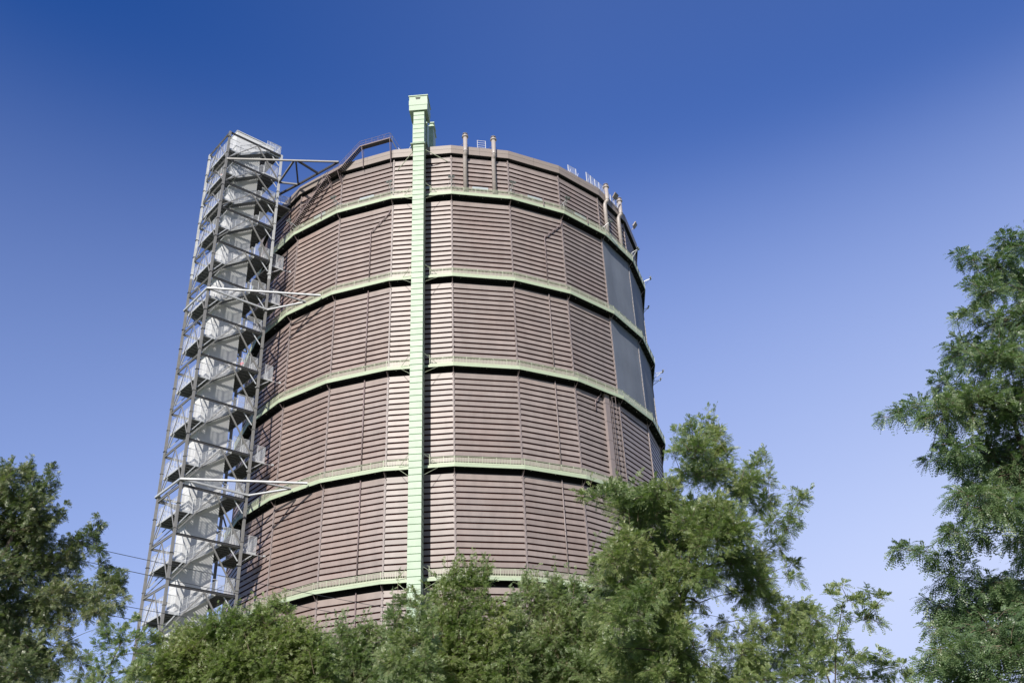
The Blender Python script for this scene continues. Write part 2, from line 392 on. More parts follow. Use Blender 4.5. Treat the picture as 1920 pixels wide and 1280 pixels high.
# slate screens on the eastern faces ---------------------------------------
for (k, sct) in sorted(screens):
    zt, zb = GZ[sct - 1] - .05, GZ[sct] + .40
    mb = MB(); n, t = fn(k); h = R * sin(DA / 2) - .03
    cols, rows = 10, 12
    for i in range(cols):
        for j in range(rows):
            def q_(u, v):
                return 0.21 + .03 * sin(u * 9 + sct) * sin(v * 3.1) + .02 * sin(v * 17 + k)
            P = [FP(k, -h + 2 * h * u, q_(u, v), zb + (zt - zb) * v) for u, v in ((i / cols, j / rows), ((i + 1) / cols, j / rows), ((i + 1) / cols, (j + 1) / rows), (i / cols, (j + 1) / rows))]
            mb.quad(*P)
    for side in (-h, h):
        mb.bar(FP(k, side, .26, zb), FP(k, side, .26, zt), .05, .05)
    mb.build('screen', M_screen, gas)

# milky window strips above the top gallery
for k in range(-3, 6):
    mb = MB(); n, t = fn(k)
    mb.box(FP(k, 0, .20, GZ[0] + 2.22), t * 1.22, n * .05, Zv * .24)
    w = mb.build('window_strip', M_winpane, gas)

# downpipes ------------------------------------------------------------------
def pipe(k, pts, r=.085, name='downpipe', m=M_mauve):
    mb = MB(); P = [FP(k, t, q, z) for t, q, z in pts]; mb.tube(P, r, 8)
    z0, z1 = P[-1][2], P[-2][2]
    z = min(z0, z1) + 1
    while z < max(z0, z1):
        mb.tube([P[-1] * np.array([1, 1, 0]) + Zv * z, P[-1] * np.array([1, 1, 0]) + Zv * (z + .14)], r * 1.5, 8); z += 3.0
    return mb.build(name, m, gas)
pipe(-1, [(4.1, .3, 97.6), (3.9, .35, 96.9), (0.98, .36, 94.2), (0.98, .3, 93.6), (0.98, .3, GZ[1] + .3)])
for gi in (1, 2, 3, 4):
    pipe(-1, [(0.95, .3, GZ[gi] - .3), (0.95, .3, GZ[gi + 1] + .3)])
pipe(2, [(4.4, .3, 97.9), (4.2, .35, 97.2), (1.2, .36, 94.0), (1.2, .3, 93.4), (1.2, .3, GZ[1] + .3)])
for gi in (1, 2, 3, 4):
    pipe(2, [(1.25, .3, GZ[gi] - .3), (1.25, .3, GZ[gi + 1] + .3)], .085, 'downpipe', M_strip)
pipe(3, [(0.62, .5, 70.1), (0.5, .42, 69.2), (-0.62, .36, 67.9), (-0.7, .3, 66.3)], .07)
# duct and caged ladder on face 3
mb = MB(); n, t = fn(3)
zA, zB = GZ[3] + .3, GZ[2] + .1
mb.box(FP(3, 1.55, .36, (zA + zB) / 2), t * .45, n * .22, Zv * (zB - zA) / 2)
for i in range(5): mb.box(FP(3, 1.55, .36, zA + (i + .5) * (zB - zA) / 5), t * .49, n * .25, Zv * .06)
mb.build('duct', M_strip, gas)
mb = MB()
for s_ in (2.35, 2.85): mb.bar(FP(3, s_, .45, zA), FP(3, s_, .45, zB), .05)
z = zA
while z < zB:
    mb.bar(FP(3, 2.35, .45, z), FP(3, 2.85, .45, z), .03); z += .33
z = zA + 2
while z < zB:
    ring = [FP(3, 2.6 + .36 * sin(a), .5 + .36 - .36 * cos(a), z) for a in np.linspace(.6, 2 * pi - .6, 9)]
    mb.tube(ring, .025, 4); z += 1.1
for a in (1.6, pi, 4.7): mb.bar(FP(3, 2.6 + .36 * sin(a), .86 - .36 * cos(a), zA + 2), FP(3, 2.6 + .36 * sin(a), .86 - .36 * cos(a), zB - .3), .03)
mb.build('caged_ladder', M_strip, gas)

# vent pipes -------------------------------------------------------------------
def vent(k, t, ztop):
    mb = MB()
    zc = ZTOP - 1.7
    pts = [FP(k, t, .48, GZ[0] + .3), FP(k, t, .48, zc - .55), FP(k, t, .70, zc - .18), FP(k, t, 1.03, zc + .12), FP(k, t, 1.05, zc + .5), FP(k, t, 1.05, ztop - .5)]
    mb.tube(pts, .33, 20)
    for zz in (GZ[0] + 3.2, GZ[0] + 5.6): mb.tube([FP(k, t, .48, zz), FP(k, t, .48, zz + .07)], .36, 20)
    mb.tube([FP(k, t, 1.05, zc + .25), FP(k, t, 1.05, zc + .35)], .37, 20)
    o = mb.build('vent_pipe', M_pipe, gas)
    mb = MB(); c = FP(k, t, 1.05, 0)
    mb.tube([c + Zv * (ztop - .62), c + Zv * (ztop - .55), c + Zv * (ztop - .34), c + Zv * (ztop - .2)], [.36, .52, .50, .34], 20)
    mb.tube([c + Zv * (ztop - .2), c + Zv * (ztop + .05)], .27, 16); mb.tube([c + Zv * (ztop + .05), c + Zv * (ztop + .12), c + Zv * (ztop + .24)], [.42, .40, .10], 20)
    mb.build('cap', M_pipe, o)
    mb = MB()
    for s_ in (-1, 1):
        mb.bar(c + Zv * (ZTOP + .55), FP(k, t + s_ * .9, RC * CH - AP - .3, ZTOP + .02), .035)
    mb.build('stay', M_mauve, o)
vent(1, -2.30, 111.1); vent(1, 2.17, 111.05); vent(4, -2.5, 110.75); vent(4, 2.1, 110.75)

# roof edge: ladder hoop, fence, floodlights -------------------------------------
mb = MB()
for s_ in (-.05, 1.25): mb.bar(FP(1, s_, -.9, ZTOP - .1), FP(1, s_, -.9, 112.0), .07)
for i in range(4): mb.bar(FP(1, -.05, -.9, 110.6 + i * .45), FP(1, 1.25, -.9, 110.6 + i * .45), .05)
mb.build('roof_ladder', M_whitem, gas)
def roof_fence(pts, h, name='roof_fence'):
    mb = MB(); pn = MB()
    for a, b in zip(pts[:-1], pts[1:]):
        a, b = np.asarray(a), np.asarray(b)
        L_ = np.linalg.norm(b - a); m = max(1, round(L_ / 1.3))
        for j in range(m + 1):
            p = a + (b - a) * j / m; mb.bar(p, p + Zv * h, .09)
            mb.bar(p + Zv * .1, p + Zv * h * .6 + np.array([.35, -.1, 0]), .03)
        for zz in (h * .5, h - .04): mb.bar(a + Zv * zz, b + Zv * zz, .04)
        pn.quad(a + Zv * .1, b + Zv * .1, b + Zv * h, a + Zv * h)
    o = mb.build(name, M_whitem, gas); pn.build('wire_mesh', M_mesh, o)
roof_fence([cor(3.35, 33.2, ZTOP), cor(3.55, 33.2, ZTOP)], 2.5)
roof_fence([cor(3.85, 33.2, ZTOP), cor(4.4, 33.2, ZTOP), cor(5.05, 33.2, ZTOP)], 3.3)
roof_fence([cor(-1.72, 32.0, ZTOP), cor(-2.15, 32.3, ZTOP), cor(-2.9, 33.0, ZTOP)], 2.3)
mb = MB()
for (k_, s_) in ((4.5, .8), (5.5, .75)):
    mb = MB(); a = PHI + DA * k_; n = np.array([sin(a), -cos(a), 0]); t = np.array([-n[1], n[0], 0])
    c = n * (RC + .5) + Zv * (ZTOP + .75); up = Zv * .8 + n * .6
    mb.box(c, t * .55, (n * .8 - Zv * .6) * .09, up * .62 * s_); mb.bar(n * (RC - .1) + Zv * (ZTOP - .1), c, .09)
    mb.build('roof_floodlight', M_corn, gas)

# floodlights on radial arms at the gallery corners --------------------------------
def flood(k, z, out=1.7, rise=2.4, name='floodlight'):
    a = PHI + DA * k; n = np.array([sin(a), -cos(a), 0]); t = np.array([-n[1], n[0], 0])
    p0 = n * (RG - .05) + Zv * (z + .4); p1 = n * (RG - .05) + Zv * (z + 1.9); tip = n * (RG + out) + Zv * (z + rise)
    mb = MB(); mb.bar(p0, p1, .06); mb.bar(p1, tip, .055); mb.bar(p0 + Zv * .5, tip, .045); mb.bar(p0 + t * .6 + Zv * .9, tip, .04); mb.bar(p0 - t * .6 + Zv * .9, tip, .04)
    mb.bar(p1, p1 - n * 1.0 + t * 1.2 - Zv * .1, .04)
    o = mb.build('floodlight_arm', M_galv, gas)
    mb = MB(); c = tip + Zv * .16 + n * .1
    for s_ in (-.27, .27):
        mb.hexa([c + t * (s_ + x * .17 * w) + (-n * .55 + Zv * .83) * y + (n * .83 + Zv * .55) * zz * .75 for (x, y, zz, w) in
                 ((-1, -.05, -.2, 1), (1, -.05, -.2, 1), (1, -.05, .2, 1), (-1, -.05, .2, 1), (-1, .12, -.12, .7), (1, .12, -.12, .7), (1, .12, .12, .7), (-1, .12, .12, .7))], 0)
        mb.box(c + t * s_ - (-n * .55 + Zv * .83) * .06, t * .20, (-n * .55 + Zv * .83) * .01, (n * .83 + Zv * .55) * .18, 1)
    mb.bar(c - t * .5 - Zv * .1, c + t * .5 - Zv * .1, .05)
    mb.build('lamp_head', [M_dsteel, M_lens], o)
for k in range(-3, 8): flood(k, GZ[0], 1.0, 2.2)
for k in (6.7, 7): flood(k, GZ[1], 1.5, 2.1)
# small poles on the gallery rails
for gi, kk in ((0, -1.35), (0, 2.6), (0, 3.55)):
    mb = MB(); p = cor(kk, RG - .15, GZ[gi] + .3)
    mb.bar(p, p + Zv * 1.7, .1); mb.build('rail_post', M_mauve, gas)

# green lift shaft -----------------------------------------------------------------
lift = empty('lift_shaft', (0, 0, 0)); lift.parent = gas
n0, t0 = fn(0)
tl, tr, qb, qf = -.96, .66, 1.28, 3.15
mb = MB(); z = 0.0; ztl = 114.2
while z < ztl - .05:
    z1 = min(z + .93, ztl); tv = 1 + rnd.uniform(-.05, .05)
    P = [FP(0, tl, qb, z), FP(0, tr, qb, z), FP(0, tr, qf, z), FP(0, tl, qf, z)]
    zb_, zt_ = z + .03, z1 - .03
    lo = [p * np.array([1, 1, 0]) for p in P]
    g_ = 0.018
    outer = [FP(0, tl - g_, qb, 0) * [1, 1, 0], FP(0, tr + g_, qb, 0) * [1, 1, 0], FP(0, tr + g_, qf + g_, 0) * [1, 1, 0], FP(0, tl - g_, qf + g_, 0) * [1, 1, 0]]
    flare = [FP(0, tl - .045, qb, 0) * [1, 1, 0], FP(0, tr + .045, qb, 0) * [1, 1, 0], FP(0, tr + .045, qf + .045, 0) * [1, 1, 0], FP(0, tl - .045, qf + .045, 0) * [1, 1, 0]]
    for i in range(4):
        j = (i + 1) % 4
        mb.quad(outer[i] + Zv * (z + .10), outer[j] + Zv * (z + .10), outer[j] + Zv * (z1 - .085), outer[i] + Zv * (z1 - .085), 0, tv); mb.quad(outer[i] + Zv * (z1 - .085), outer[j] + Zv * (z1 - .085), outer[j] + Zv * z1, outer[i] + Zv * z1, 1)
        mb.quad(flare[i] + Zv * z, flare[j] + Zv * z, outer[j] + Zv * (z + .10), outer[i] + Zv * (z + .10), 0, tv)
        mb.quad(outer[i] + Zv * z, outer[j] + Zv * z, flare[j] + Zv * z, flare[i] + Zv * z, 1)
    z += .93
mb.quad(*[p + Zv * ztl for p in outer])
mb.build('shaft_cladding', [M_greenb, M_greend], lift)
# head of the shaft: cantilevers over the roof edge
mb = MB(); hl, hr, hf, hb = -1.66, 1.18, 3.42, .3
for i, (z0, z1, s_) in enumerate(((114.3, 115.35, 0), (115.35, 116.4, .04), (116.4, 117.2, .0), (117.2, 117.4, .12))):
    tv = 1 + (-.03, .03, 0, .06)[i]
    mb.box(FP(0, (hl + hr) / 2, (hf + hb) / 2, (z0 + z1) / 2 + .015), t0 * ((hr - hl) / 2 + s_), n0 * ((hf - hb) / 2 + s_), Zv * ((z1 - z0) / 2 - .018), 0, tv)
for z0 in (115.35, 116.4, 117.2): mb.box(FP(0, (hl + hr) / 2, (hf + hb) / 2, z0), t0 * ((hr - hl) / 2 - .01), n0 * ((hf - hb) / 2 - .01), Zv * .04, 1)
mb.build('head', [M_greenb, M_greend], lift)
mb = MB()
mb.box(FP(0, -.28, hf + .012, 116.74), t0 * .34, n0 * .014, Zv * .15); mb.box(FP(0, -.28, hf + .05, 116.95), t0 * .40, n0 * .05, Zv * .03, 1)
mb.build('vent_opening', [M_dark, M_greenb], lift)
mb = MB()
mb.box(FP(0, -.26, 2.2, 107.55), t0 * 1.12, n0 * 1.2, Zv * .06); mb.build('collar', M_greenb, lift)
mb = MB()
mb.box(FP(0, -.28, .2, 111.9), t0 * 1.14, n0 * .98, Zv * 2.35, 0, .97)
mb.box(FP(0, .85, 2.0, 112.6), t0 * .16, n0 * .3, Zv * .12, 0, 1.05)
mb.build('rear_housing', [M_greenb, M_greend], lift)
# second, slimmer housing behind on the roof
mb = MB()
z = 109.0
while z < 115.9:
    mb.box(FP(0, .70, -3.6, z + .5), t0 * .62, n0 * 1.3, Zv * .49, 0, rnd.uniform(.94, 1.02)); mb.box(FP(0, .70, -3.6, z + 1.0), t0 * .60, n0 * 1.28, Zv * .03, 1); z += 1.0
mb.box(FP(0, .72, -3.6, 116.1), t0 * .75, n0 * 1.45, Zv * .10); mb.box(FP(0, .95, -3.6, 116.6), t0 * .28, n0 * .9, Zv * .42); mb.box(FP(0, 1.0, -3.6, 117.15), t0 * .42, n0 * 1.1, Zv * .09)
mb.box(FP(0, .55, -2.2, 115.75), t0 * .42, n0 * .1, Zv * .12)
mb.build('roof_housing', [M_greenb, M_greend], lift)
# raking ties from the shaft to the wall
mb = MB()
mb.bar(FP(0, -1.0, 2.6, 106.7), FP(0, -3.9, .15, 105.2), .09); mb.bar(FP(0, .6, 2.6, 106.9), FP(0, 3.9, .15, 106.2), .09)
for z in GZ[:6]:
    mb.bar(FP(0, -1.0, 2.6, z + 1.5), FP(0, -2.7, .9, z + .25), .05); mb.bar(FP(0, .6, 2.6, z + 1.5), FP(0, 2.5, .9, z + .45), .05)
    mb.bar(FP(0, -1.0, 2.4, z - 1.6), FP(0, -2.6, 1.0, z + .1), .04); mb.bar(FP(0, .6, 2.4, z - 1.6), FP(0, 2.6, 1.0, z + .1), .04)
    mb.bar(FP(0, 1.35, 1.05, z + .3), FP(0, 1.35, 1.05, z + 1.9), .07); mb.bar(FP(0, .6, 1.6, z + 1.85), FP(0, 1.35, 1.05, z + 1.85), .05)
    for s_ in (-1, 1): mb.bar(FP(0, s_ * .5 - .26, 1.4, z + .25), FP(0, s_ * .5 - .26, .9, z + .25), .14)
mb.build('tie_rod', M_rail, lift)

# roof access stair on the west side --------------------------------------------------
st = empty('roof_stair', (0, 0, 0)); st.parent = gas
def stair_run(k, ta, za, tb, zb, q, w=.8, m=M_mauve, parent=None, steps=True, rail_h=1.0):
    mb = MB(); n, t = fn(k)
    for qq in (q - w / 2, q + w / 2):
        mb.bar(FP(k, ta, qq, za), FP(k, tb, qq, zb), .05, .15)
        for hh in (rail_h, rail_h * .5): mb.bar(FP(k, ta, qq, za + hh), FP(k, tb, qq, zb + hh), .035)
        m_ = max(2, round(abs(tb - ta) / 1.1))
        for j in range(m_ + 1):
            u = j / m_; p = FP(k, ta + (tb - ta) * u, qq, za + (zb - za) * u); mb.bar(p, p + Zv * rail_h, .04)
    if steps:
        ns = max(2, round(abs(zb - za) / .21))
        for j in range(ns):
            u = (j + .5) / ns; mb.box(FP(k, ta + (tb - ta) * u, q, za + (zb - za) * u - .10), t * .12, n * (w / 2 - .02), Zv * .03, 1)
    else:
        mb.box((FP(k, ta, q, za) + FP(k, tb, q, zb)) / 2, t * abs(tb - ta) / 2, n * (w / 2), Zv * .03, 1)
    return mb
b1 = stair_run(-2, -5.0, 100.2, 2.5, 107.35, 1.15); b1.build('stair_flight', [M_mauve, M_dsteel], st)
b1 = stair_run(-2, 2.5, 107.35, 4.9, 107.35, 1.15, steps=False); b1.build('landing', [M_mauve, M_dsteel], st)
b1 = stair_run(-1, -4.45, 107.35, -.95, 110.85, 1.15); b1.build('stair_flight', [M_mauve, M_dsteel], st)
b1 = stair_run(-1, -.95, 110.85, 4.3, 110.85, 1.15, steps=False); b1.build('walkway', [M_mauve, M_dsteel], st)
for (k, ta, za) in ((-2, 2.4, 107.2), (-2, 4.5, 107.2), (-1, -.6, 110.7), (-1, 4.2, 110.7)):
    mb = MB(); zb_ = 105.0 if za < 108 else 107.0; qe = .2 if za < 108 else .7
    mb.bar(FP(k, ta, 1.5, za), FP(k, ta, qe, zb_), .08); mb.bar(FP(k, ta, .8, za), FP(k, ta, qe, zb_), .06); mb.bar(FP(k, ta, .7, za), FP(k, ta, 1.55, za), .08)
    if za > 108 and ta > 0: mb.bar(FP(k, ta, 1.5, za), FP(k, ta, .75, 105.6), .08)
    mb.build('support_bracket', M_mauve, st)
mb = MB()
for s_ in (.75, 1.45):
    mb.bar(FP(-1, 4.3, s_, 110.9), FP(-1, 4.9, s_ - 1.5, 109.2), .06); mb.bar(FP(-1, 4.3, s_, 111.9), FP(-1, 5.1, s_ - 1.6, 110.2), .04)
mb.bar(FP(-1, 4.3, .75, 110.9), FP(-1, 4.3, .75, 111.9), .05)
mb.build('steep_ladder', M_steel, st)
mb = MB(); mb.tube([FP(-1, 4.9, -.2, 110.0), FP(0, -3.5, -.3, 109.5), FP(0, -2.3, -.3, 109.7), FP(0, -1.6, .3, 110.2)], .05, 6); mb.build('roof_cable', M_whitem, gas)

# ================================================================== STAIR TOWER
TA = RAD(-52.09); rh = np.array([sin(TA), -cos(TA), 0.0]); th = np.array([-rh[1], rh[0], 0.0])
def TP(r, t, z): return rh * r + th * t + Zv * z
tw = empty('stair_tower', tuple(TP(42, 0, 0)))
tag(tw, 'tall open steel stair tower with white core wall left of the round gas holder', 'stair tower')
TO = TP(42, 0, 0)
def tb(mb, name, m, parent=None):
    return mb.build(name, m, parent if parent is not None else tw, None if parent is not None and parent is not tw else TO) if False else _tb(mb, name, m, parent)
def _tb(mb, name, m, parent):
    o = mb.build(name, m, None)
    o.parent = parent if parent is not None else tw
    o.location = tuple(-TO) if parent is None else (0, 0, 0)
    return o
r0, r1, tt_ = 37.45, 46.6, 3.5
BL_ = [114.42, 109.0, 104.45, 99.6, 93.25]
z = 86.77
while z > 5: BL_.append(z); z -= 6.485
RL = [114.2, 109.7, 104.4, 99.5, 93.3]; z = 86.8
while z > 5: RL.append(z); z -= 6.485
LL = [111.4, 106.7, 101.5, 96.3, 90.0]; z = 83.55
while z > 3: LL.append(z); z -= 6.485
# posts: paired channels with flange collars
for (r, t) in ((r0, -tt_), (r0, tt_), (r1, -tt_), (r1, tt_)):
    mb = MB()
    for s_ in (-1, 1):
        mb.box(TP(r, t + s_ * .12, 45.0), rh * .16, th * .035, Zv * 45.0)
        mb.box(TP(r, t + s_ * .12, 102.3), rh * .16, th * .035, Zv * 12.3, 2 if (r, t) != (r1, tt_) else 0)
    mb.box(TP(r, t, 57.3), rh * .04, th * .09, Zv * 57.25, 1)
    z = 3.2
    while z < 114:
        mb.box(TP(r, t, z), rh * .24, th * .22, Zv * .03, 1 if int(z) % 2 else 0); z += 6.485 / 2
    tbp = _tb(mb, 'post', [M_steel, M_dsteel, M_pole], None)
corners = [(r1, tt_), (r0, tt_), (r0, -tt_), (r1, -tt_)]
for z in BL_:
    for i in range(4):
        (ra, ta), (rb, tb_) = corners[i], corners[(i + 1) % 4]
        if i == 1: continue
        mb = MB(); a, b = TP(ra, ta, z), TP(rb, tb_, z); d = (b - a) / np.linalg.norm(b - a)
        a = a + d * .1; b = b - d * .1
        mb.bar(a, b, .05, .30); mb.bar(a + Zv * .13, b + Zv * .13, .17, .035); mb.bar(a - Zv * .13, b - Zv * .13, .17, .035)
        _tb(mb, 'horizontal_beam', M_dsteel if i == 0 else M_steel, None)
# inverted V braces on front and outer faces
for j in range(len(BL_) - 1):
    zt, zb = BL_[j] - .15, BL_[j + 1] + .15
    for (a, b, off) in (((r1, tt_), (r0, tt_), None), ((r1, tt_), (r1, -tt_), None), ((r1, -tt_), (r0, -tt_), None)):
        mb = MB(); m = TP((a[0] + b[0]) / 2, (a[1] + b[1]) / 2, zt)
        if a[1] == b[1]:
            m = TP(a[0] + (b[0] - a[0]) * .53, a[1], zt)
            if j < 2: pass
            mb.bar(TP(*a, zb), m, .12, .12); mb.bar(m, TP(*b, zb), .17, .17)
        else:
            mb.bar(TP(*a, zb), m, .10, .10); mb.bar(m, TP(*b, zb), .10, .10)
        _tb(mb, 'diagonal_brace', M_steel, None)

# core: white panelled slab block with joints
mb = MB(); ck, cf, ct = 40.05, 44.35, 1.22
for z in np.arange(0, 116, 3.2425):
    z1 = min(z + 3.2425, 116.0)
    mb.box(TP((ck + cf) / 2, 0, (z + z1) / 2), rh * (cf - ck) / 2, th * ct, Zv * ((z1 - z) / 2 - .012), 0)
    mb.box(TP((ck + cf) / 2, 0, z1), rh * ((cf - ck) / 2 - .02), th * (ct - .02), Zv * .014, 1)
_tb(mb, 'core_wall', [M_white, M_joint], None)
mb = MB()
mb.box(TP(41.2, -.1, 116.0), rh * 3.3, th * 1.4, Zv * 1.5, 0)
mb.box(TP(38.9, 1.32, 115.4), rh * .45, th * .03, Zv * .25, 1)
mb.box(TP(41.2, -.1, 117.55), rh * 3.4, th * 1.5, Zv * .06, 0)
_tb(mb, 'machine_room', [M_white, M_dark], None)
# doors in the core outer face, one per left landing
def railing(path, h=1.12, mesh_=True):
    """handrail, knee rail, posts and mesh infill along a list of points"""
    mb = MB(); pn = MB()
    for a, b in zip(path[:-1], path[1:]):
        a, b = np.asarray(a, float), np.asarray(b, float); L_ = np.linalg.norm((b - a)[:2]); m = max(1, round(L_ / .95))
        for j in range(m + 1):
            p = a + (b - a) * j / m; mb.bar(p - Zv * .1, p + Zv * h, .05)
        mb.bar(a + Zv * h, b + Zv * h, .06); mb.bar(a + Zv * h * .5, b + Zv * h * .5, .03); mb.bar(a + Zv * .08, b + Zv * .08, .03, .12)
        pn.quad(a + Zv * .14, b + Zv * .14, b + Zv * (h - .04), a + Zv * (h - .04))
    return mb, pn
def slab(r_a, r_b, t_a, t_b, z, th_=.09):
    mb = MB(); n = 5
    mb.box(TP((r_a + r_b) / 2, (t_a + t_b) / 2, z - .05), rh * abs(r_b - r_a) / 2, th * abs(t_b - t_a) / 2, Zv * .02, 1)
    for tt in (t_a, t_b): mb.bar(TP(r_a, tt, z - .09), TP(r_b, tt, z - .09), .06, .20)
    for rr in (r_a, r_b): mb.bar(TP(rr, t_a, z - .09), TP(rr, t_b, z - .09), .06, .20)
    m = max(2, round(abs(t_b - t_a) / .85))
    for i in range(1, m): tt = t_a + (t_b - t_a) * i / m; mb.bar(TP(r_a, tt, z - .13), TP(r_b, tt, z - .13), .05, .12, mi=1)
    return mb
fl_o, fl_i = 3.05, 1.45
# outer (left) landings
lo_r0, lo_r1 = 44.5, 46.35
li_r0, li_r1 = 37.75, 40.1
for z in LL:
    mb = slab(lo_r0, lo_r1, -3.3, 3.3, z); L1 = _tb(mb, 'landing', [M_galv, M_grate], None)
    mb, pn = railing([TP(lo_r0 + .1, 3.25, z), TP(lo_r1, 3.25, z), TP(lo_r1, -3.25, z), TP(lo_r0 + .1, -3.25, z)], 2.1)
    rl = _tb(mb, 'railing', M_galv, L1); _tb(pn, 'wire_mesh', M_mesh, rl)
    for s_ in (-1, 1):
        mb = MB(); mb.bar(TP(lo_r1 - .1, s_ * 3.4, z - 1.9), TP(lo_r1 - .1, s_ * 2.1, z - .2), .13); mb.bar(TP(lo_r1 - .1, s_ * 3.4, z - 1.9), TP(lo_r0 + .5, s_ * 3.4, z - .2), .12)
        _tb(mb, 'knee_brace', M_galv, L1)
for i, z in enumerate(RL):
    mb = slab(li_r0, li_r1, -3.3, 3.3, z); L1 = _tb(mb, 'landing', [M_galv, M_grate], None)
    mb, pn = railing([TP(li_r1 - .05, 3.25, z), TP(li_r0, 3.25, z)], 2.3)
    m2, p2 = railing([TP(li_r1 - .05, -3.25, z), TP(li_r0, -3.25, z), TP(li_r0, 3.25, z)], 2.3)
    off = len(mb.v); mb.v += m2.v; mb.f += [tuple(q + off for q in f) for f in m2.f]; mb.mi += m2.mi; mb.t += m2.t; mb.sm += m2.sm
    off = len(pn.v); pn.v += p2.v; pn.f += [tuple(q + off for q in f) for f in p2.f]; pn.mi += p2.mi; pn.t += p2.t; pn.sm += p2.sm
    rl = _tb(mb, 'railing', M_galv, L1); _tb(pn, 'wire_mesh', M_mesh, rl)
    for s_ in (-1, 1):
        mb = MB(); mb.bar(TP(li_r0, s_ * 3.4, z - 1.9), TP(li_r0 + 1.2, s_ * 3.1, z - .2), .12)
        _tb(mb, 'knee_brace', M_galv, L1)
    # lamp on a small post at the head of the flight
    mb = MB(); p = TP(li_r1 - .35, 2.4, z + 2.0); mb.bar(p - Zv * .9, p, .05); mb.bar(p, p + rh * .55 + th * .1, .16, .07)
    _tb(mb, 'lamp', M_whitem, L1)
# flights
def flight(ra, za, rb, zb, t_in, t_out):
    mb = MB()
    for tt in (t_in, t_out): mb.bar(TP(ra, tt, za - .1), TP(rb, tt, zb - .1), .05, .26, mi=0)
    n = max(3, round(abs(zb - za) / .19)); tc = (t_in + t_out) / 2; w = abs(t_out - t_in) / 2 - .03
    for j in range(n):
        u = (j + .5) / n; p = TP(ra + (rb - ra) * u, tc, za + (zb - za) * u)
        mb.box(p, rh * .115, th * w, Zv * .018, 1)
    return mb
nb = len(RL)
for i in range(nb):
    zr = RL[i]
    lower = [q for q in LL if q < zr - .5]
    upper = [q for q in LL if q > zr + .5]
    if lower:
        zl = max(lower)
        mb = flight(lo_r0, zl, li_r1, zr, fl_i, fl_o); F1 = _tb(mb, 'stair_flight', [M_galv, M_grate], None)
        mb, pn = railing([TP(lo_r0, fl_o + .04, zl), TP(li_r1, fl_o + .04, zr)], 1.7); rl = _tb(mb, 'railing', M_galv, F1); _tb(pn, 'wire_mesh', M_mesh, rl)
        mb, pn = railing([TP(lo_r0, fl_i - .06, zl), TP(li_r1, fl_i - .06, zr)], 1.0); _tb(mb, 'railing', M_galv, F1)
    if upper:
        zl = min(upper)
        mb = flight(li_r1, zr, lo_r0, zl, -fl_i, -fl_o); F1 = _tb(mb, 'stair_flight', [M_galv, M_grate], None)
        mb, pn = railing([TP(li_r1, -fl_o - .04, zr), TP(lo_r0, -fl_o - .04, zl)], 1.15); rl = _tb(mb, 'railing', M_galv, F1); _tb(pn, 'wire_mesh', M_mesh, rl)
# escape balconies reaching towards the gas holder, every second storey
for z in (93.3, 86.8, 73.75, 60.85, 47.85, 34.9, 21.9):
    mb = slab(35.15, li_r0 - .35, -3.2, 3.2, z - .35); L1 = _tb(mb, 'balcony', [M_galv, M_grate], None)
    mb, pn = railing([TP(li_r0 - .3, 3.15, z - .35), TP(35.2, 3.15, z - .35), TP(35.2, -3.15, z - .35), TP(li_r0 - .3, -3.15, z - .35)], 2.3)
    rl = _tb(mb, 'railing', M_galv, L1); _tb(pn, 'wire_mesh', M_mesh, rl)
    mb = MB(); mb.bar(TP(35.2, 3.2, z - .5), TP(34.1, 3.5, z - .55), .04); mb.box(TP(34.1, 3.5, z - .5), rh * .12, th * .1, Zv * .12)
    mb.bar(TP(li_r0, 3.3, z - 2.3), TP(35.6, 3.1, z - .5), .12)
    _tb(mb, 'lamp_bracket', M_galv, L1)
# bridge to the roof
mb = slab(34.0, li_r0, -1.3, 1.3, 106.6); L1 = _tb(mb, 'bridge', [M_galv, M_grate], None)
mb, pn = railing([TP(li_r0, 1.3, 106.6), TP(34.0, 1.3, 107.4)], 1.4); rl = _tb(mb, 'railing', M_whitem, L1); _tb(pn, 'wire_mesh', M_mesh, rl)
mb, pn = railing([TP(li_r0, -1.3, 106.6), TP(34.0, -1.3, 107.4)], 1.4); rl = _tb(mb, 'railing', M_whitem, L1); _tb(pn, 'wire_mesh', M_mesh, rl)
# safety cage posts on the top landing
mb, pn = railing([TP(39.5, 3.3, 114.3), TP(37.6, 3.3, 114.3), TP(37.6, 0, 114.3), TP(37.6, -3.3, 114.3)], 2.2); rl = _tb(mb, 'top_railing', M_galv, None); _tb(pn, 'wire_mesh', M_mesh, rl)

# horizontal tie frames at the second and fourth walkways
for z in (GZ[1] + .36, GZ[3] + .33):
    n_, t_ = fn(-2)
    E1 = np.array([-18.9, -29.6, z]); E2 = np.array([-21.25, -27.95, z])
    def mir(P):
        c = P - Zv * P[2]; tc = c @ th; return P - th * 2 * tc
    for s_ in (0, 1):
        f_ = (lambda P: P) if s_ == 0 else mir
        A, B_ = TP(r1 + .25, tt_ + .25, z), TP(r0 - .1, tt_ + .25, z)
        for a, b, w in ((A, E1, .20), (B_, E2, .17), (A + (E1 - A) * .60, E2, .13)):
            mb = MB(); mb.bar(f_(a), f_(b), w, w); mb.bar(f_(a) - Zv * .16, f_(b) - Zv * .16, w * .5, .08, mi=1)
            _tb(mb, 'tie_strut', [M_galv, M_dsteel], None)
        mb = MB(); mb.bar(f_(A), f_(B_), .24, .24); _tb(mb, 'ring_beam', M_galv, None)
    mb = MB(); mb.bar(TP(r1 + .25, tt_ + .25, z), TP(r1 + .25, -tt_ - .35, z), .24, .24); _tb(mb, 'ring_beam', M_galv, None)
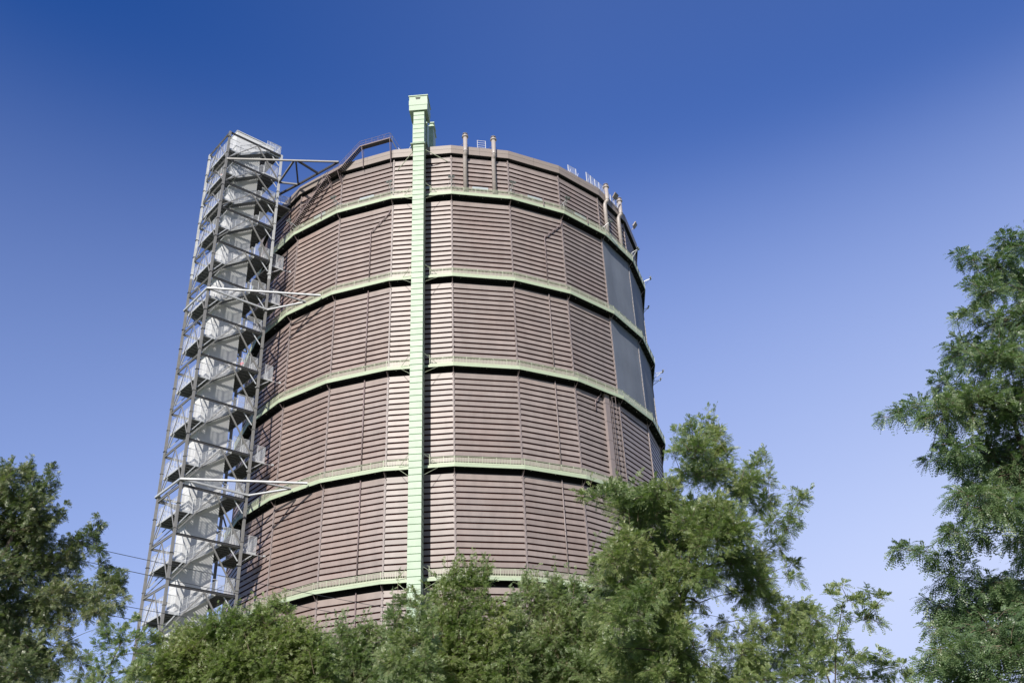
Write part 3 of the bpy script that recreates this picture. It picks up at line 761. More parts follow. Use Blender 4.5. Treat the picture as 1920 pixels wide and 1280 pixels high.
# deep truss at roof level
z = 108.9
E1 = np.array([-17.4, -30.75, z]); E2 = np.array([-24.4, -25.3, z]); A, B_ = TP(r1, tt_ + .1, z), TP(r0, tt_ + .1, z)
mid = A + (E1 - A) * .60
for a, b, w, m in ((A, E1, .20, M_steel), (B_, E2, .2, M_steel), (E1, E2, .24, M_dsteel), (B_, mid, .26, M_steel), (mid + (E1 - mid) * .04, E2, .24, M_dsteel), (mid + (E1 - mid) * .08, (E1 + E2) / 2, .24, M_dsteel)):
    mb = MB(); mb.bar(a, b, w, w, mi=0); mb.bar(a - Zv * (w * .7), b - Zv * (w * .7), w * .8, .12, mi=1); _tb(mb, 'roof_truss_member', [m, M_dsteel], None)
mb = MB(); mb.bar(E2, E2 + (E2 - E1) / np.linalg.norm(E2 - E1) * 9.5 + np.array([-.6, .2, -.0]), .3, .3); _tb(mb, 'roof_truss_member', M_dsteel, None)

# ------------------------------------------------------------------ people on the tower
def person(name, label, loc, face_dir, shirt, hair, trousers):
    M_skin = mat('skin', (0.50, 0.30, 0.22), 0.55); Ms = mat(name + '_top', shirt, 0.8, 0, .1, 12); Mh = mat(name + '_hair', hair, 0.6); Mt = mat(name + '_trousers', trousers, 0.85, 0, .1, 12)
    V, E, Rr = [], [], []
    def add(p, r, par=None):
        V.append(p); Rr.append(r)
        if par is not None: E.append((par, len(V) - 1))
        return len(V) - 1
    pel = add((0, 0, .95), .13); wa = add((0, 0, 1.12), .12, pel); ch = add((0, .01, 1.32), .15, wa); nk = add((0, 0, 1.48), .058, ch)
    hd = add((0, .015, 1.56), .062, nk); h2 = add((0, .02, 1.64), .088, hd); h3 = add((0, .01, 1.71), .078, h2)
    for s_ in (-1, 1):
        hp = add((s_ * .10, 0, .88), .10, pel); kn = add((s_ * .11, .02, .50), .062, hp); an = add((s_ * .12, -.01, .09), .042, kn); add((s_ * .13, .15, .04), .036, an)
        sh = add((s_ * .19, 0, 1.41), .058, ch); el = add((s_ * .25, .06, 1.14), .042, sh); wr = add((s_ * .19, .28, 1.06), .028, el); hn = add((s_ * .17, .35, 1.06), .03, wr)
        for k in range(4): add((s_ * .17 + (k - 1.5) * .022, .42 + (.01 if k in (1, 2) else 0), 1.045), .009, hn)
        add((s_ * .17 - s_ * .05, .37, 1.06), .010, hn)
    me = bpy.data.meshes.new(name); me.from_pydata(V, E, [])
    o = bpy.data.objects.new(name, me); COL.objects.link(o)
    sk = o.modifiers.new('skin', 'SKIN'); sb = o.modifiers.new('sub', 'SUBSURF'); sb.levels = 1; sb.render_levels = 2
    for i, r in enumerate(Rr): me.skin_vertices[0].data[i].radius = (r, r)
    me.skin_vertices[0].data[0].use_root = True
    for m in (M_skin,): me.materials.append(m)
    dg = bpy.context.evaluated_depsgraph_get(); me2 = bpy.data.meshes.new_from_object(o.evaluated_get(dg)); o.modifiers.clear(); o.data = me2
    me2.materials.clear(); me2.materials.append(M_skin)
    for p in me2.polygons: p.use_smooth = True
    # clothing: shells lifted off the body surface
    import bmesh
    def cloth(nm, zlo, zhi, m, arm=False, off=.012):
        bm = bmesh.new(); bm.from_mesh(me2); bm.normal_update()
        dl = [f for f in bm.faces if not (zlo < f.calc_center_median().z < zhi) or (f.calc_center_median().y > .24)]
        bmesh.ops.delete(bm, geom=dl, context='FACES')
        for v in bm.verts: v.co += v.normal * off
        mm = bpy.data.meshes.new(nm); bm.to_mesh(mm); bm.free(); mm.materials.append(m)
        for p in mm.polygons: p.use_smooth = True
        c = bpy.data.objects.new(nm, mm); COL.objects.link(c); c.parent = o
    cloth('shirt', .96, 1.47, Ms); cloth('trousers', .07, .99, Mt, off=.010)
    bm = bmesh.new(); bmesh.ops.create_uvsphere(bm, u_segments=16, v_segments=10, radius=.105)
    for v in bm.verts: v.co = (v.co.x * .92, v.co.y * 1.0 - .018, v.co.z * 1.05 + 1.675)
    bmesh.ops.delete(bm, geom=[f for f in bm.faces if f.calc_center_median().y > .045 and f.calc_center_median().z < 1.71 or f.calc_center_median().z < 1.58], context='FACES')
    hm = bpy.data.meshes.new('hair'); bm.to_mesh(hm); bm.free(); hm.materials.append(Mh); ho = bpy.data.objects.new('hair', hm); COL.objects.link(ho); ho.parent = o
    fb = MB()
    for s_ in (-1, 1): fb.box((s_ * .032, .098, 1.655), (.012, 0, 0), (0, .008, 0), (0, 0, .006)); fb.box((s_ * .092, .01, 1.64), (.012, 0, 0), (0, .02, 0), (0, 0, .028), 1)
    fb.box((0, .112, 1.628), (.011, 0, 0), (0, .016, 0), (0, 0, .018), 1); fb.box((0, .098, 1.595), (.022, 0, 0), (0, .008, 0), (0, 0, .005), 2)
    fb.build('face', [M_dark, M_skin, mat('lips', (.35, .12, .1), .5)], o)
    o.location = loc; o.rotation_euler = (0, 0, face_dir); tag(o, label, 'person'); return o
dirp = math.atan2(-(CAM[0] - 0) , -(CAM[1] + 40)) 
person('person', 'person in a red top standing on a right-hand landing of the stair tower', tuple(TP(39.7, 2.35, RL[6] + 0.0 if False else 73.80)), pi - .3, (0.72, 0.05, 0.06), (.02, .015, .012), (.03, .035, .06))
person('person', 'person in a pale orange top at the outer railing high on the stair tower', tuple(TP(45.75, .55, 106.7)), pi + .9, (0.80, 0.33, 0.22), (.05, .03, .02), (.05, .05, .07))

# ================================================================== GROUND
mb = MB(); S = 3000; n = 24
for i in range(n):
    for j in range(n):
        x0, x1 = -S + 2 * S * i / n, -S + 2 * S * (i + 1) / n; y0, y1 = -S + 2 * S * j / n, -S + 2 * S * (j + 1) / n
        mb.quad((x0, y0, -.02), (x1, y0, -.02), (x1, y1, -.02), (x0, y1, -.02))
g = mb.build('ground', M_ground); tag(g, 'grassy ground around the gas holder', 'ground', kind='structure')

# ================================================================== TREES
BL = {}
BL['right_edge']=[(11.34,-136.78,13.67,0.28),(11.62,-136.6,13.53,0.39),(11.16,-136.51,13.2,0.41),(10.39,-136.61,13.4,0.2),(10.64,-136.7,13.22,0.25),(11.77,-136.12,13.06,0.59),(10.09,-137.62,11.86,0.44),(9.72,-136.91,11.66,0.16),(10.38,-136.42,12.09,0.32),(10.92,-136.62,11.84,0.61),(10.14,-136.24,11.34,0.48),(9.79,-137.6,10.31,0.67),(9.07,-136.94,10.25,0.38),(7.81,-137.02,9.55,0.13),(8.16,-136.86,9.7,0.22),(8.57,-136.8,9.84,0.36),(8.47,-137.65,9.29,0.4),(9.17,-137.41,9.56,0.65),(9.89,-137.3,9.5,0.78),(9.05,-136.52,9.31,0.25),(8.52,-136.76,8.84,0.13),(8.68,-137.48,8.61,0.44),(9.89,-136.35,9.0,0.69),(8.79,-137.07,8.34,0.13),(10.12,-136.68,8.64,0.68),(8.68,-137.58,7.78,0.52),(8.95,-137.81,7.49,0.51),(8.63,-136.65,7.62,0.17),(8.37,-137.32,7.23,0.37),(8.91,-137.17,7.28,0.25),(7.55,-136.7,7.26,0.1),(7.67,-136.68,7.2,0.15),(7.61,-136.99,7.11,0.11),(8.04,-136.56,7.19,0.19),(8.14,-136.85,6.99,0.27),(8.44,-136.63,6.73,0.38),(9.45,-137.14,7.33,0.21),(9.74,-136.08,6.6,0.61),(8.99,-136.54,6.56,0.59),(8.24,-136.25,6.4,0.36),(8.6,-136.17,6.23,0.54),(7.69,-137.09,5.73,0.24),(8.54,-137.15,5.69,0.61),(8.59,-137.51,5.26,0.55),(7.65,-137.54,5.28,0.49),(7.34,-137.39,5.09,0.27),(8.03,-137.26,4.98,0.5),(11.78,-136.71,12.28,0.75),(10.57,-137.81,9.97,0.9),(10.99,-136.57,8.99,1.05),(10.04,-137.19,7.24,0.86),(9.62,-137.24,5.89,0.94),(9.67,-136.31,5.11,0.76),(11.69,-136.93,9.55,1.06),(10.96,-137.23,7.68,1.0),(10.5,-136.93,6.14,0.98),(12.43,-136.52,11.64,0.89),(11.45,-137.71,12.84,0.55)]
BL['locust']=[(6.56,-129.45,13.3,0.21),(5.96,-130.6,12.43,0.31),(6.73,-129.46,12.82,0.39),(5.8,-129.61,12.92,0.18),(5.87,-131.13,11.61,0.52),(6.91,-129.31,12.36,0.45),(5.92,-130.17,11.48,0.42),(6.57,-129.7,11.6,0.52),(6.71,-130.49,11.46,0.25),(5.45,-130.32,11.99,0.2),(7.11,-130.5,11.1,0.39),(7.87,-129.53,12.17,0.18),(7.51,-130.26,11.55,0.26),(7.93,-129.65,11.52,0.21),(7.31,-129.02,11.36,0.45),(7.85,-129.12,11.02,0.39),(7.71,-130.13,10.21,0.31),(8.19,-130.03,10.51,0.2),(8.71,-129.88,10.91,0.15),(8.56,-129.65,10.86,0.19),(7.99,-130.37,9.97,0.25),(8.53,-129.69,10.43,0.17),(7.97,-129.45,9.91,0.32),(8.14,-129.46,9.36,0.26),(7.9,-130.33,8.75,0.19),(3.26,-129.53,11.23,0.17),(3.5,-130.5,10.76,0.3),(3.95,-130.17,11.02,0.36),(4.5,-129.65,11.09,0.45),(4.41,-128.88,11.05,0.52),(4.83,-130.26,10.83,0.47),(4.98,-128.63,10.91,0.65),(5.36,-129.76,10.68,0.62),(5.19,-130.25,11.04,0.39),(5.68,-130.45,10.13,0.66),(6.19,-130.81,10.24,0.57),(6.45,-131.15,9.58,0.59),(5.97,-130.96,9.41,0.67),(5.68,-129.32,9.87,0.71),(5.15,-128.38,10.22,0.73),(4.05,-130.72,9.54,0.48),(3.73,-130.93,9.09,0.44),(3.48,-129.3,9.59,0.25),(4.41,-129.79,9.21,0.63),(4.95,-130.18,8.94,0.68),(5.57,-130.69,8.76,0.61),(6.65,-129.62,9.35,0.62),(7.42,-129.1,9.64,0.52),(7.12,-129.99,8.82,0.44),(3.69,-130.11,8.74,0.54),(4.07,-131.24,8.13,0.59),(3.55,-129.05,8.49,0.42),(3.66,-131.28,7.66,0.55),(4.8,-129.91,8.4,0.54),(4.69,-128.89,8.06,0.62),(4.82,-130.59,7.47,0.37),(6.85,-129.46,8.74,0.39),(7.57,-129.1,8.57,0.37),(7.74,-129.63,8.15,0.42),(8.21,-129.39,8.27,0.37),(8.15,-130.53,7.76,0.33),(8.0,-130.04,7.53,0.47),(8.19,-130.46,7.24,0.33),(7.88,-129.38,7.84,0.31),(6.8,-130.17,7.18,0.27),(6.44,-130.0,6.99,0.46),(7.44,-128.68,7.16,0.52),(4.37,-128.82,7.4,0.64),(5.13,-128.8,7.32,0.48),(5.2,-129.99,6.74,0.43),(7.81,-129.91,6.97,0.33),(5.92,-129.49,6.83,0.36),(5.08,-129.94,8.13,0.41),(5.21,-130.26,7.67,0.35),(5.06,-130.08,7.19,0.37),(4.45,-130.71,6.59,0.44),(3.67,-130.18,7.32,0.45),(4.09,-128.77,7.11,0.47),(5.85,-129.21,8.58,0.31),(4.64,-129.6,7.56,0.46),(5.85,-129.9,7.76,0.19),(6.34,-130.07,7.88,0.22),(6.02,-130.34,7.25,0.21),(6.73,-130.14,7.85,0.22),(7.22,-129.55,7.63,0.25),(5.58,-129.4,7.35,0.28),(5.62,-130.1,6.93,0.29),(6.25,-129.43,6.87,0.33),(7.64,-129.45,7.34,0.34),(8.52,-129.66,7.02,0.25),(6.06,-129.69,7.62,0.25),(6.59,-129.58,7.64,0.25),(6.91,-130.06,7.68,0.25),(7.43,-129.59,7.8,0.31),(6.41,-130.22,7.12,0.3),(7.6,-129.92,7.52,0.3)]
BL['left']=[(-13.53,-122.68,15.47,0.24),(-13.56,-122.65,15.16,0.4),(-13.05,-123.14,14.67,0.35),(-12.7,-122.61,15.31,0.2),(-12.71,-122.75,14.92,0.29),(-12.72,-122.79,14.45,0.39),(-13.57,-123.72,14.51,0.5),(-13.72,-122.78,14.2,0.71),(-12.75,-123.44,13.74,0.65),(-13.71,-122.4,13.48,0.87),(-12.59,-122.97,13.32,0.61),(-13.19,-122.03,13.08,0.83),(-12.26,-122.77,13.74,0.25),(-12.11,-122.76,14.0,0.13),(-10.82,-122.97,13.51,0.15),(-10.94,-122.77,13.28,0.25),(-11.1,-122.62,12.99,0.34),(-11.5,-122.47,12.97,0.38),(-10.67,-123.03,12.41,0.26),(-11.91,-122.18,12.57,0.62),(-12.58,-121.98,12.31,0.74),(-13.28,-122.36,12.12,0.85),(-10.72,-122.46,12.19,0.26),(-10.3,-122.42,11.94,0.3),(-9.95,-122.88,11.54,0.28),(-10.33,-122.85,11.47,0.44),(-9.86,-123.37,10.9,0.4),(-10.76,-122.28,11.17,0.53),(-11.53,-122.04,11.51,0.57),(-11.78,-122.94,11.08,0.63),(-12.56,-122.47,11.08,0.65),(-13.31,-122.27,11.0,0.85),(-10.5,-122.63,10.66,0.33),(-10.11,-123.11,10.13,0.18),(-11.07,-122.53,10.71,0.37),(-11.54,-122.78,10.33,0.41),(-12.03,-122.66,10.3,0.41),(-12.74,-123.12,9.81,0.82),(-11.31,-122.72,9.8,0.41),(-12.32,-122.36,9.69,0.56),(-10.85,-122.72,9.33,0.37),(-11.72,-122.49,9.18,0.52),(-11.87,-124.24,8.63,0.78),(-10.35,-123.25,8.7,0.29),(-14.48,-123.05,14.47,0.79),(-14.61,-122.46,13.3,0.99),(-13.68,-123.71,11.36,1.12),(-13.99,-122.35,10.36,1.15),(-13.63,-122.51,9.08,1.14),(-14.9,-124.23,12.97,1.14),(-14.98,-122.98,11.15,1.35),(-14.18,-123.69,9.11,1.29)]
BL['sapling']=[(-8.95,-126.03,9.08,0.32),(-8.63,-125.99,9.15,0.26),(-8.31,-125.92,9.44,0.15),(-9.11,-125.99,8.75,0.32),(-8.74,-126.0,8.53,0.36),(-8.32,-126.01,8.93,0.26),(-8.1,-125.9,8.61,0.29),(-8.89,-125.94,8.12,0.36),(-8.38,-125.86,8.13,0.35),(-8.69,-125.87,8.84,0.32),(-9.18,-125.98,8.35,0.36),(-8.24,-125.81,9.12,0.23),(-8.12,-126.07,8.16,0.35),(-8.73,-125.93,7.95,0.39),(-9.18,-125.97,7.95,0.36)]
BL['mound']=[(-8.94,-121.93,9.94,0.3),(-8.5,-122.16,9.4,0.51),(-8.15,-121.68,10.07,0.48),(-7.78,-122.0,9.5,0.62),(-7.28,-122.17,10.23,0.44),(-7.07,-121.79,9.77,0.66),(-6.59,-122.14,10.38,0.43),(-6.36,-121.86,9.89,0.62),(-5.85,-121.97,10.65,0.33),(-5.49,-121.87,10.92,0.22),(-5.17,-121.73,10.78,0.26),(-5.71,-121.64,10.25,0.58),(-5.01,-121.95,10.07,0.47),(-4.64,-121.72,10.04,0.4),(-5.15,-121.77,9.56,0.61),(-5.87,-122.02,9.21,0.72),(-6.74,-122.23,8.95,0.68),(-7.91,-121.81,8.96,0.62),(-8.83,-121.85,8.98,0.51),(-4.46,-121.55,9.52,0.54),(-4.67,-121.5,8.98,0.61),(-9.2,-121.86,9.42,0.26),(-8.19,-122.01,9.08,0.55),(-7.46,-121.56,9.36,0.62),(-6.38,-122.32,9.35,0.61),(-5.5,-122.25,8.88,0.64),(-4.93,-121.84,8.76,0.61),(-3.83,-121.82,8.78,0.46),(-9.3,-122.04,8.89,0.29),(-6.4,-121.83,10.3,0.36),(-6.15,-121.6,9.79,0.55),(-7.59,-121.97,9.89,0.47),(-4.28,-121.94,9.81,0.43),(-3.99,-122.08,9.29,0.5),(-6.62,-122.07,8.99,0.61),(-5.93,-121.5,8.87,0.62),(-7.07,-122.0,8.79,0.61)]
BL['low']=[(-4.14,-119.8,10.37,0.38),(-3.64,-119.84,10.68,0.25),(-3.45,-119.88,10.33,0.38),(-2.87,-119.93,10.73,0.27),(-2.95,-119.8,10.33,0.38),(-3.93,-119.9,9.75,0.53),(-3.17,-119.92,9.72,0.61),(-2.34,-119.93,10.45,0.34),(-2.26,-119.76,9.9,0.53),(-3.57,-119.9,9.24,0.6),(-2.56,-119.96,9.2,0.6),(-4.26,-119.9,9.67,0.49),(-4.22,-120.0,9.11,0.53),(-1.98,-119.86,9.33,0.49),(-3.1,-119.91,10.02,0.42)]
BL['spray']=[(-1.1,-127.92,9.39,0.15),(-1.27,-127.85,9.1,0.2),(-0.88,-127.84,9.03,0.23),(-1.46,-127.98,8.74,0.23),(-1.07,-127.89,8.62,0.32),(-0.61,-127.94,8.66,0.26),(-1.39,-127.78,8.27,0.38),(-0.8,-127.81,8.18,0.4),(-1.44,-127.97,7.65,0.43),(-0.8,-127.98,7.56,0.48),(-1.12,-127.99,8.01,0.37),(-1.18,-127.74,7.28,0.43),(-0.67,-127.96,7.19,0.43)]
BL['round']=[(0.07,-124.88,10.88,0.21),(0.52,-124.9,10.78,0.26),(0.91,-124.88,10.9,0.16),(-0.16,-124.88,10.5,0.29),(0.29,-124.85,10.42,0.36),(0.82,-124.96,10.45,0.29),(-0.39,-124.85,10.05,0.32),(0.13,-124.95,9.86,0.45),(0.8,-124.89,9.86,0.45),(1.32,-124.92,9.69,0.29),(-0.17,-124.95,9.27,0.51),(0.57,-124.89,9.13,0.55),(1.23,-124.9,9.1,0.45),(-0.03,-124.94,8.55,0.57),(0.84,-124.81,8.42,0.61),(0.25,-124.87,7.99,0.54),(1.11,-125.02,7.86,0.48),(-0.53,-124.94,9.51,0.35),(-0.46,-124.91,8.79,0.48),(-0.32,-124.77,8.15,0.51),(1.57,-124.79,8.33,0.45)]
BL['dense']=[(2.18,-122.88,11.15,0.25),(2.39,-123.06,10.76,0.35),(3.08,-122.83,11.15,0.25),(3.12,-122.92,10.71,0.42),(3.62,-122.87,10.87,0.32),(1.83,-122.83,10.52,0.31),(2.54,-122.83,10.26,0.52),(3.33,-122.9,10.14,0.56),(3.93,-122.7,10.43,0.49),(1.87,-122.95,9.77,0.48),(2.8,-122.96,9.43,0.65),(3.7,-122.67,9.48,0.66),(4.24,-123.05,9.68,0.52),(1.91,-123.03,8.97,0.65),(2.94,-122.67,8.72,0.69),(3.82,-123.19,8.57,0.68),(4.68,-122.7,8.82,0.59),(2.05,-122.78,8.39,0.58),(4.76,-122.93,8.28,0.52),(4.19,-123.02,9.14,0.59),(2.48,-122.72,9.11,0.62),(3.23,-122.64,8.38,0.62),(3.95,-123.1,8.17,0.58),(1.54,-122.9,9.32,0.45),(5.39,-122.87,8.23,0.52)]
BL['wispy']=[(7.95,-132.89,7.75,0.1),(7.69,-132.92,7.52,0.15),(8.0,-132.96,7.45,0.17),(8.45,-132.88,7.63,0.1),(8.31,-132.83,7.43,0.17),(8.73,-132.94,7.47,0.1),(8.52,-132.94,7.28,0.15),(7.88,-132.81,7.17,0.22),(8.3,-132.82,7.1,0.22),(8.54,-132.87,7.03,0.11),(7.5,-133.03,6.75,0.24),(7.87,-132.84,6.68,0.22),(7.35,-132.76,6.4,0.24),(7.7,-132.74,6.24,0.27),(8.02,-132.86,6.41,0.15)]
BL['corner']=[(8.81,-131.2,6.58,0.21),(9.34,-130.74,6.87,0.15),(9.17,-131.11,6.48,0.24),(9.72,-130.83,6.58,0.15),(9.82,-130.59,6.39,0.22),(8.64,-130.72,6.39,0.27),(8.96,-131.2,6.21,0.27),(7.7,-131.09,6.38,0.29),(8.32,-130.54,6.55,0.27),(7.07,-131.22,6.32,0.28),(6.74,-130.79,6.4,0.29),(6.22,-130.97,6.37,0.28),(7.38,-131.15,6.63,0.23),(8.68,-130.82,6.73,0.19)]


def np_mesh(name, verts, faces4, m, parent, mi=None):
    me = bpy.data.meshes.new(name); nv, nf = len(verts), len(faces4)
    me.vertices.add(nv); me.vertices.foreach_set('co', verts.astype(np.float32).ravel())
    me.loops.add(nf * 4); me.loops.foreach_set('vertex_index', faces4.astype(np.int32).ravel())
    me.polygons.add(nf); me.polygons.foreach_set('loop_start', np.arange(0, nf * 4, 4, dtype=np.int32)); me.polygons.foreach_set('loop_total', np.full(nf, 4, np.int32))
    for q in (m if isinstance(m, (list, tuple)) else [m]): me.materials.append(q)
    if mi is not None: me.polygons.foreach_set('material_index', mi)
    me.update(calc_edges=True)
    o = bpy.data.objects.new(name, me); COL.objects.link(o); o.parent = parent
    return o
def norm(a): return a / np.maximum(np.linalg.norm(a, axis=-1, keepdims=True), 1e-9)

def fronds(rng, O, D, L, pairs, ll, lw, droop):
    """pinnate leaves: O origins, D directions, L lengths; every leaflet is one folded kite"""
    n = len(O); D = norm(D)
    up = np.zeros_like(D); up[:, 2] = .55; up += np.array([sd.x, sd.y, sd.z])[None] * .75; up += rng.normal(0, .38, D.shape)
    S = norm(np.cross(D, up)); N = norm(np.cross(S, D))
    V = []
    us = np.linspace(.16, 1.0, pairs)
    for i, u in enumerate(us):
        c = O + D * (L * u)[:, None] + np.array([0, 0, -1.0]) * (droop * L * u * u)[:, None]
        taper = .62 + .38 * sin(pi * min(1, u * .9))
        for s_ in (-1, 1) if i < pairs - 1 else (-1, 1, 0):
            jit = rng.normal(0, .09, D.shape)
            if s_: d = norm(S * s_ * .85 + D * .52 + jit - N * .12)
            else: d = norm(D + jit)
            l = ll * taper * rng.uniform(.8, 1.2, n)[:, None]; w = lw * taper * rng.uniform(.8, 1.2, n)[:, None]
            sd_ = norm(np.cross(d, N + rng.normal(0, .22, D.shape)))
            V.append(np.stack([c, c + d * l * .5 + sd_ * w * .5, c + d * l, c + d * l * .5 - sd_ * w * .5], 1))
    V = np.concatenate(V, 0)
    return V.reshape(-1, 3)

def twigs_geo(P0, P1, r0, r1):
    """three-sided tapering sticks"""
    d = norm(P1 - P0); a = np.zeros_like(d); a[:, 2] = 1; a[np.abs(d[:, 2]) > .9] = (1, 0, 0)
    x = norm(np.cross(d, a)); y = np.cross(d, x); n = len(P0)
    V = []
    for P, r in ((P0, r0), (P1, r1)):
        for k in range(3): V.append(P + (x * cos(2 * pi * k / 3) + y * sin(2 * pi * k / 3)) * np.asarray(r).reshape(-1, 1))
    V = np.stack(V, 1).reshape(-1, 3); b = (np.arange(n) * 6)[:, None]
    F = np.concatenate([b + np.array([k, (k + 1) % 3, 3 + (k + 1) % 3, 3 + k]) for k in range(3)], 0)
    return V, F

def tree(name, key, base, seed, label, lm, fork=.45, FL=.24, pairs=7, ll=.052, lw=.024, dens=20., tw=(.35, .75), nf=9, droop=.25, uplift=.35, group=None, cat='tree',
         extra_depth=1.0, trunk_r=.16, bark=None, depth_copies=1, back=None, sprig=1.0, shoots=0, squash=1.0, top_pct=65, scatter=.5, bare=0):
    rng = np.random.default_rng(seed); B = np.array(BL[key]); root = empty(name, tuple(base)); tag(root, label, cat, group)
    base = np.array(base, float)
    C0 = B[:, :3]; Rr = B[:, 3]
    cen = np.average(C0, axis=0, weights=Rr ** 2)
    # copies of the clumps set further back give the crown its depth
    big = Rr > np.percentile(Rr, 45)
    extra = [C0]; er = [Rr]
    for c in range(depth_copies):
        away = norm(C0[big] - np.array([base[0] * .1, base[1] - 25.0, base[2]])) if False else norm(C0[big] - CAM)
        J = C0[big] + away * (rng.uniform(.45, 1.5, big.sum()) * extra_depth)[:, None] + rng.normal(0, .10, (big.sum(), 3))
        extra.append(J); er.append(Rr[big] * .85)
    C = np.concatenate(extra); RR = np.concatenate(er)
    # ---- limbs
    H0 = max(1.0, C[:, 2].min() - base[2]); ft = np.array([base[0] + (cen[0] - base[0]) * .35, base[1] + (cen[1] - base[1]) * .35, base[2] + H0 * fork])
    top = np.array([cen[0], cen[1], np.percentile(C[:, 2], top_pct)])
    mb = MB(); nodes = []
    npt = 9
    for i in range(npt):
        u = i / (npt - 1); p = (1 - u) ** 2 * base + 2 * u * (1 - u) * (ft * .5 + base * .5 + np.array([0, 0, H0 * .35])) + u * u * top
        p = p + rng.normal(0, .05, 3) * (u > 0) * min(1, H0 / 5); nodes.append((p, trunk_r * (1 - .78 * u)))
    pts = [q[0] for q in nodes]; rs = [q[1] for q in nodes]; pts[0] = base - np.array([0, 0, .1]); rs[0] *= 1.25
    mb.tube(pts, rs, 9)
    order = np.argsort(np.linalg.norm(C - top, axis=1))
    pool = [(p, r) for p, r in nodes[3:]]
    for i in order:
        c = C[i]; bp, br, bd = None, None, 1e9
        for p, r in pool:
            dd = np.linalg.norm(p - c) + (1.2 * max(0, p[2] - c[2])) 
            if dd < bd: bp, br, bd = p, r, dd
        r0_ = min(br * .72, .05 + .012 * np.linalg.norm(c - bp)); r0_ = max(r0_, .010)
        m = (bp + c) / 2 + np.array([0, 0, .12 * bd]) + rng.normal(0, .06, 3) * bd * .5
        q = [(1 - u) ** 2 * bp + 2 * u * (1 - u) * m + u * u * c for u in np.linspace(0, 1, 5)]
        mb.tube(q, [r0_ * (1 - .6 * u) for u in np.linspace(0, 1, 5)], 5, cap=False)
        pool.append((q[2], r0_ * .7)); pool.append((c, r0_ * .45))
    mb.build('trunk', bark or M_bark, root).location = tuple(-base)
    # ---- twigs and fronds
    P0, Dd, Lt = [], [], []
    for i in range(len(C)):
        k = max(3, int(dens * (RR[i] / .5) ** 2 + 2)) 
        dirs = norm(rng.normal(0, 1, (k, 3))); rad = RR[i] * rng.uniform(.0, scatter, k)[:, None]
        o_ = C[i] + dirs * rad * np.array([1.15 if squash < 1 else 1.0, 1.15 if squash < 1 else 1.0, squash])
        out = norm(C[i] - cen)[None]
        d = norm(dirs * .85 * np.array([1, 1, squash]) + out * .35 + np.array([0, 0, uplift]) + rng.normal(0, .3, (k, 3)))
        P0.append(o_); Dd.append(d); Lt.append(np.clip(RR[i] * rng.uniform(.35, .75, k) * sprig, .10, tw[1]))
    if shoots:
        idx = rng.choice(np.flatnonzero(C[:, 2] > np.percentile(C[:, 2], 40)), shoots); 
        P0.append(C[idx] + rng.normal(0, .12, (shoots, 3))); Dd.append(norm(rng.normal(0, .28, (shoots, 3)) + np.array([0, 0, 1.0]))); Lt.append(RR[idx] * 1.0 + rng.uniform(.15, .45, shoots))
    P0, Dd, Lt = np.concatenate(P0), np.concatenate(Dd), np.concatenate(Lt)
    bend = P0 + Dd * (Lt * .5)[:, None]; P1 = bend + norm(Dd + np.array([0, 0, -.25]) + rng.normal(0, .15, Dd.shape)) * (Lt * .5)[:, None]
    V1, F1 = twigs_geo(P0, bend, np.full(len(P0), .006), np.full(len(P0), .0045)); V2, F2 = twigs_geo(bend, P1, np.full(len(P0), .0045), np.full(len(P0), .0025))
    tv = np.concatenate([V1, V2]); tf = np.concatenate([F1, F2 + len(V1)])
    if bare:        # bare pale stems among the leaves
        ib = rng.choice(len(C), bare); pb = C[ib] + rng.normal(0, .3, (bare, 3)) * RR[ib][:, None] * 1.4; db = norm(rng.normal(0, .35, (bare, 3)) + np.array([0, 0, 1.0])) * rng.uniform(.3, .8, (bare, 1))
        V3, F3 = twigs_geo(pb - db * .6, pb + db * .5, np.full(bare, .010), np.full(bare, .004)); tf = np.concatenate([tf, F3 + len(tv)]); tv = np.concatenate([tv, V3])
    # stems joining each twig to the heart of its clump
    O, D, L = [], [], []
    for j in range(nf):
        u = (j + .6) / nf
        p = np.where(u < .5, 1, 0) * (P0 + (bend - P0) * (u * 2)) + np.where(u < .5, 0, 1) * (bend + (P1 - bend) * (u * 2 - 1))
        ax = norm(P1 - P0); sx = norm(np.cross(ax, rng.normal(0, 1, ax.shape)))
        dd = norm(sx * (1.0 - .45 * u) + ax * (.45 + .7 * u) + np.array([0, 0, -.05]) + rng.normal(0, .18, ax.shape))
        O.append(p); D.append(dd); L.append(FL * rng.uniform(.65, 1.15, len(p)) * (1 - .25 * u))
    O.append(P1); D.append(norm(P1 - bend)); L.append(FL * rng.uniform(.6, 1.0, len(P1)))
    O, D, L = np.concatenate(O), np.concatenate(D), np.concatenate(L)
    V = fronds(rng, O, D, L, pairs, ll, lw, droop)
    F = np.arange(len(V)).reshape(-1, 4)
    off = base[None]
    allv = np.concatenate([V, tv]) - off; allf = np.concatenate([F, tf + len(V)])
    np_mesh('crown', allv, allf, [lm, M_twig], root, np.concatenate([np.zeros(len(F), np.int32), np.ones(len(tf), np.int32)]))
    return root

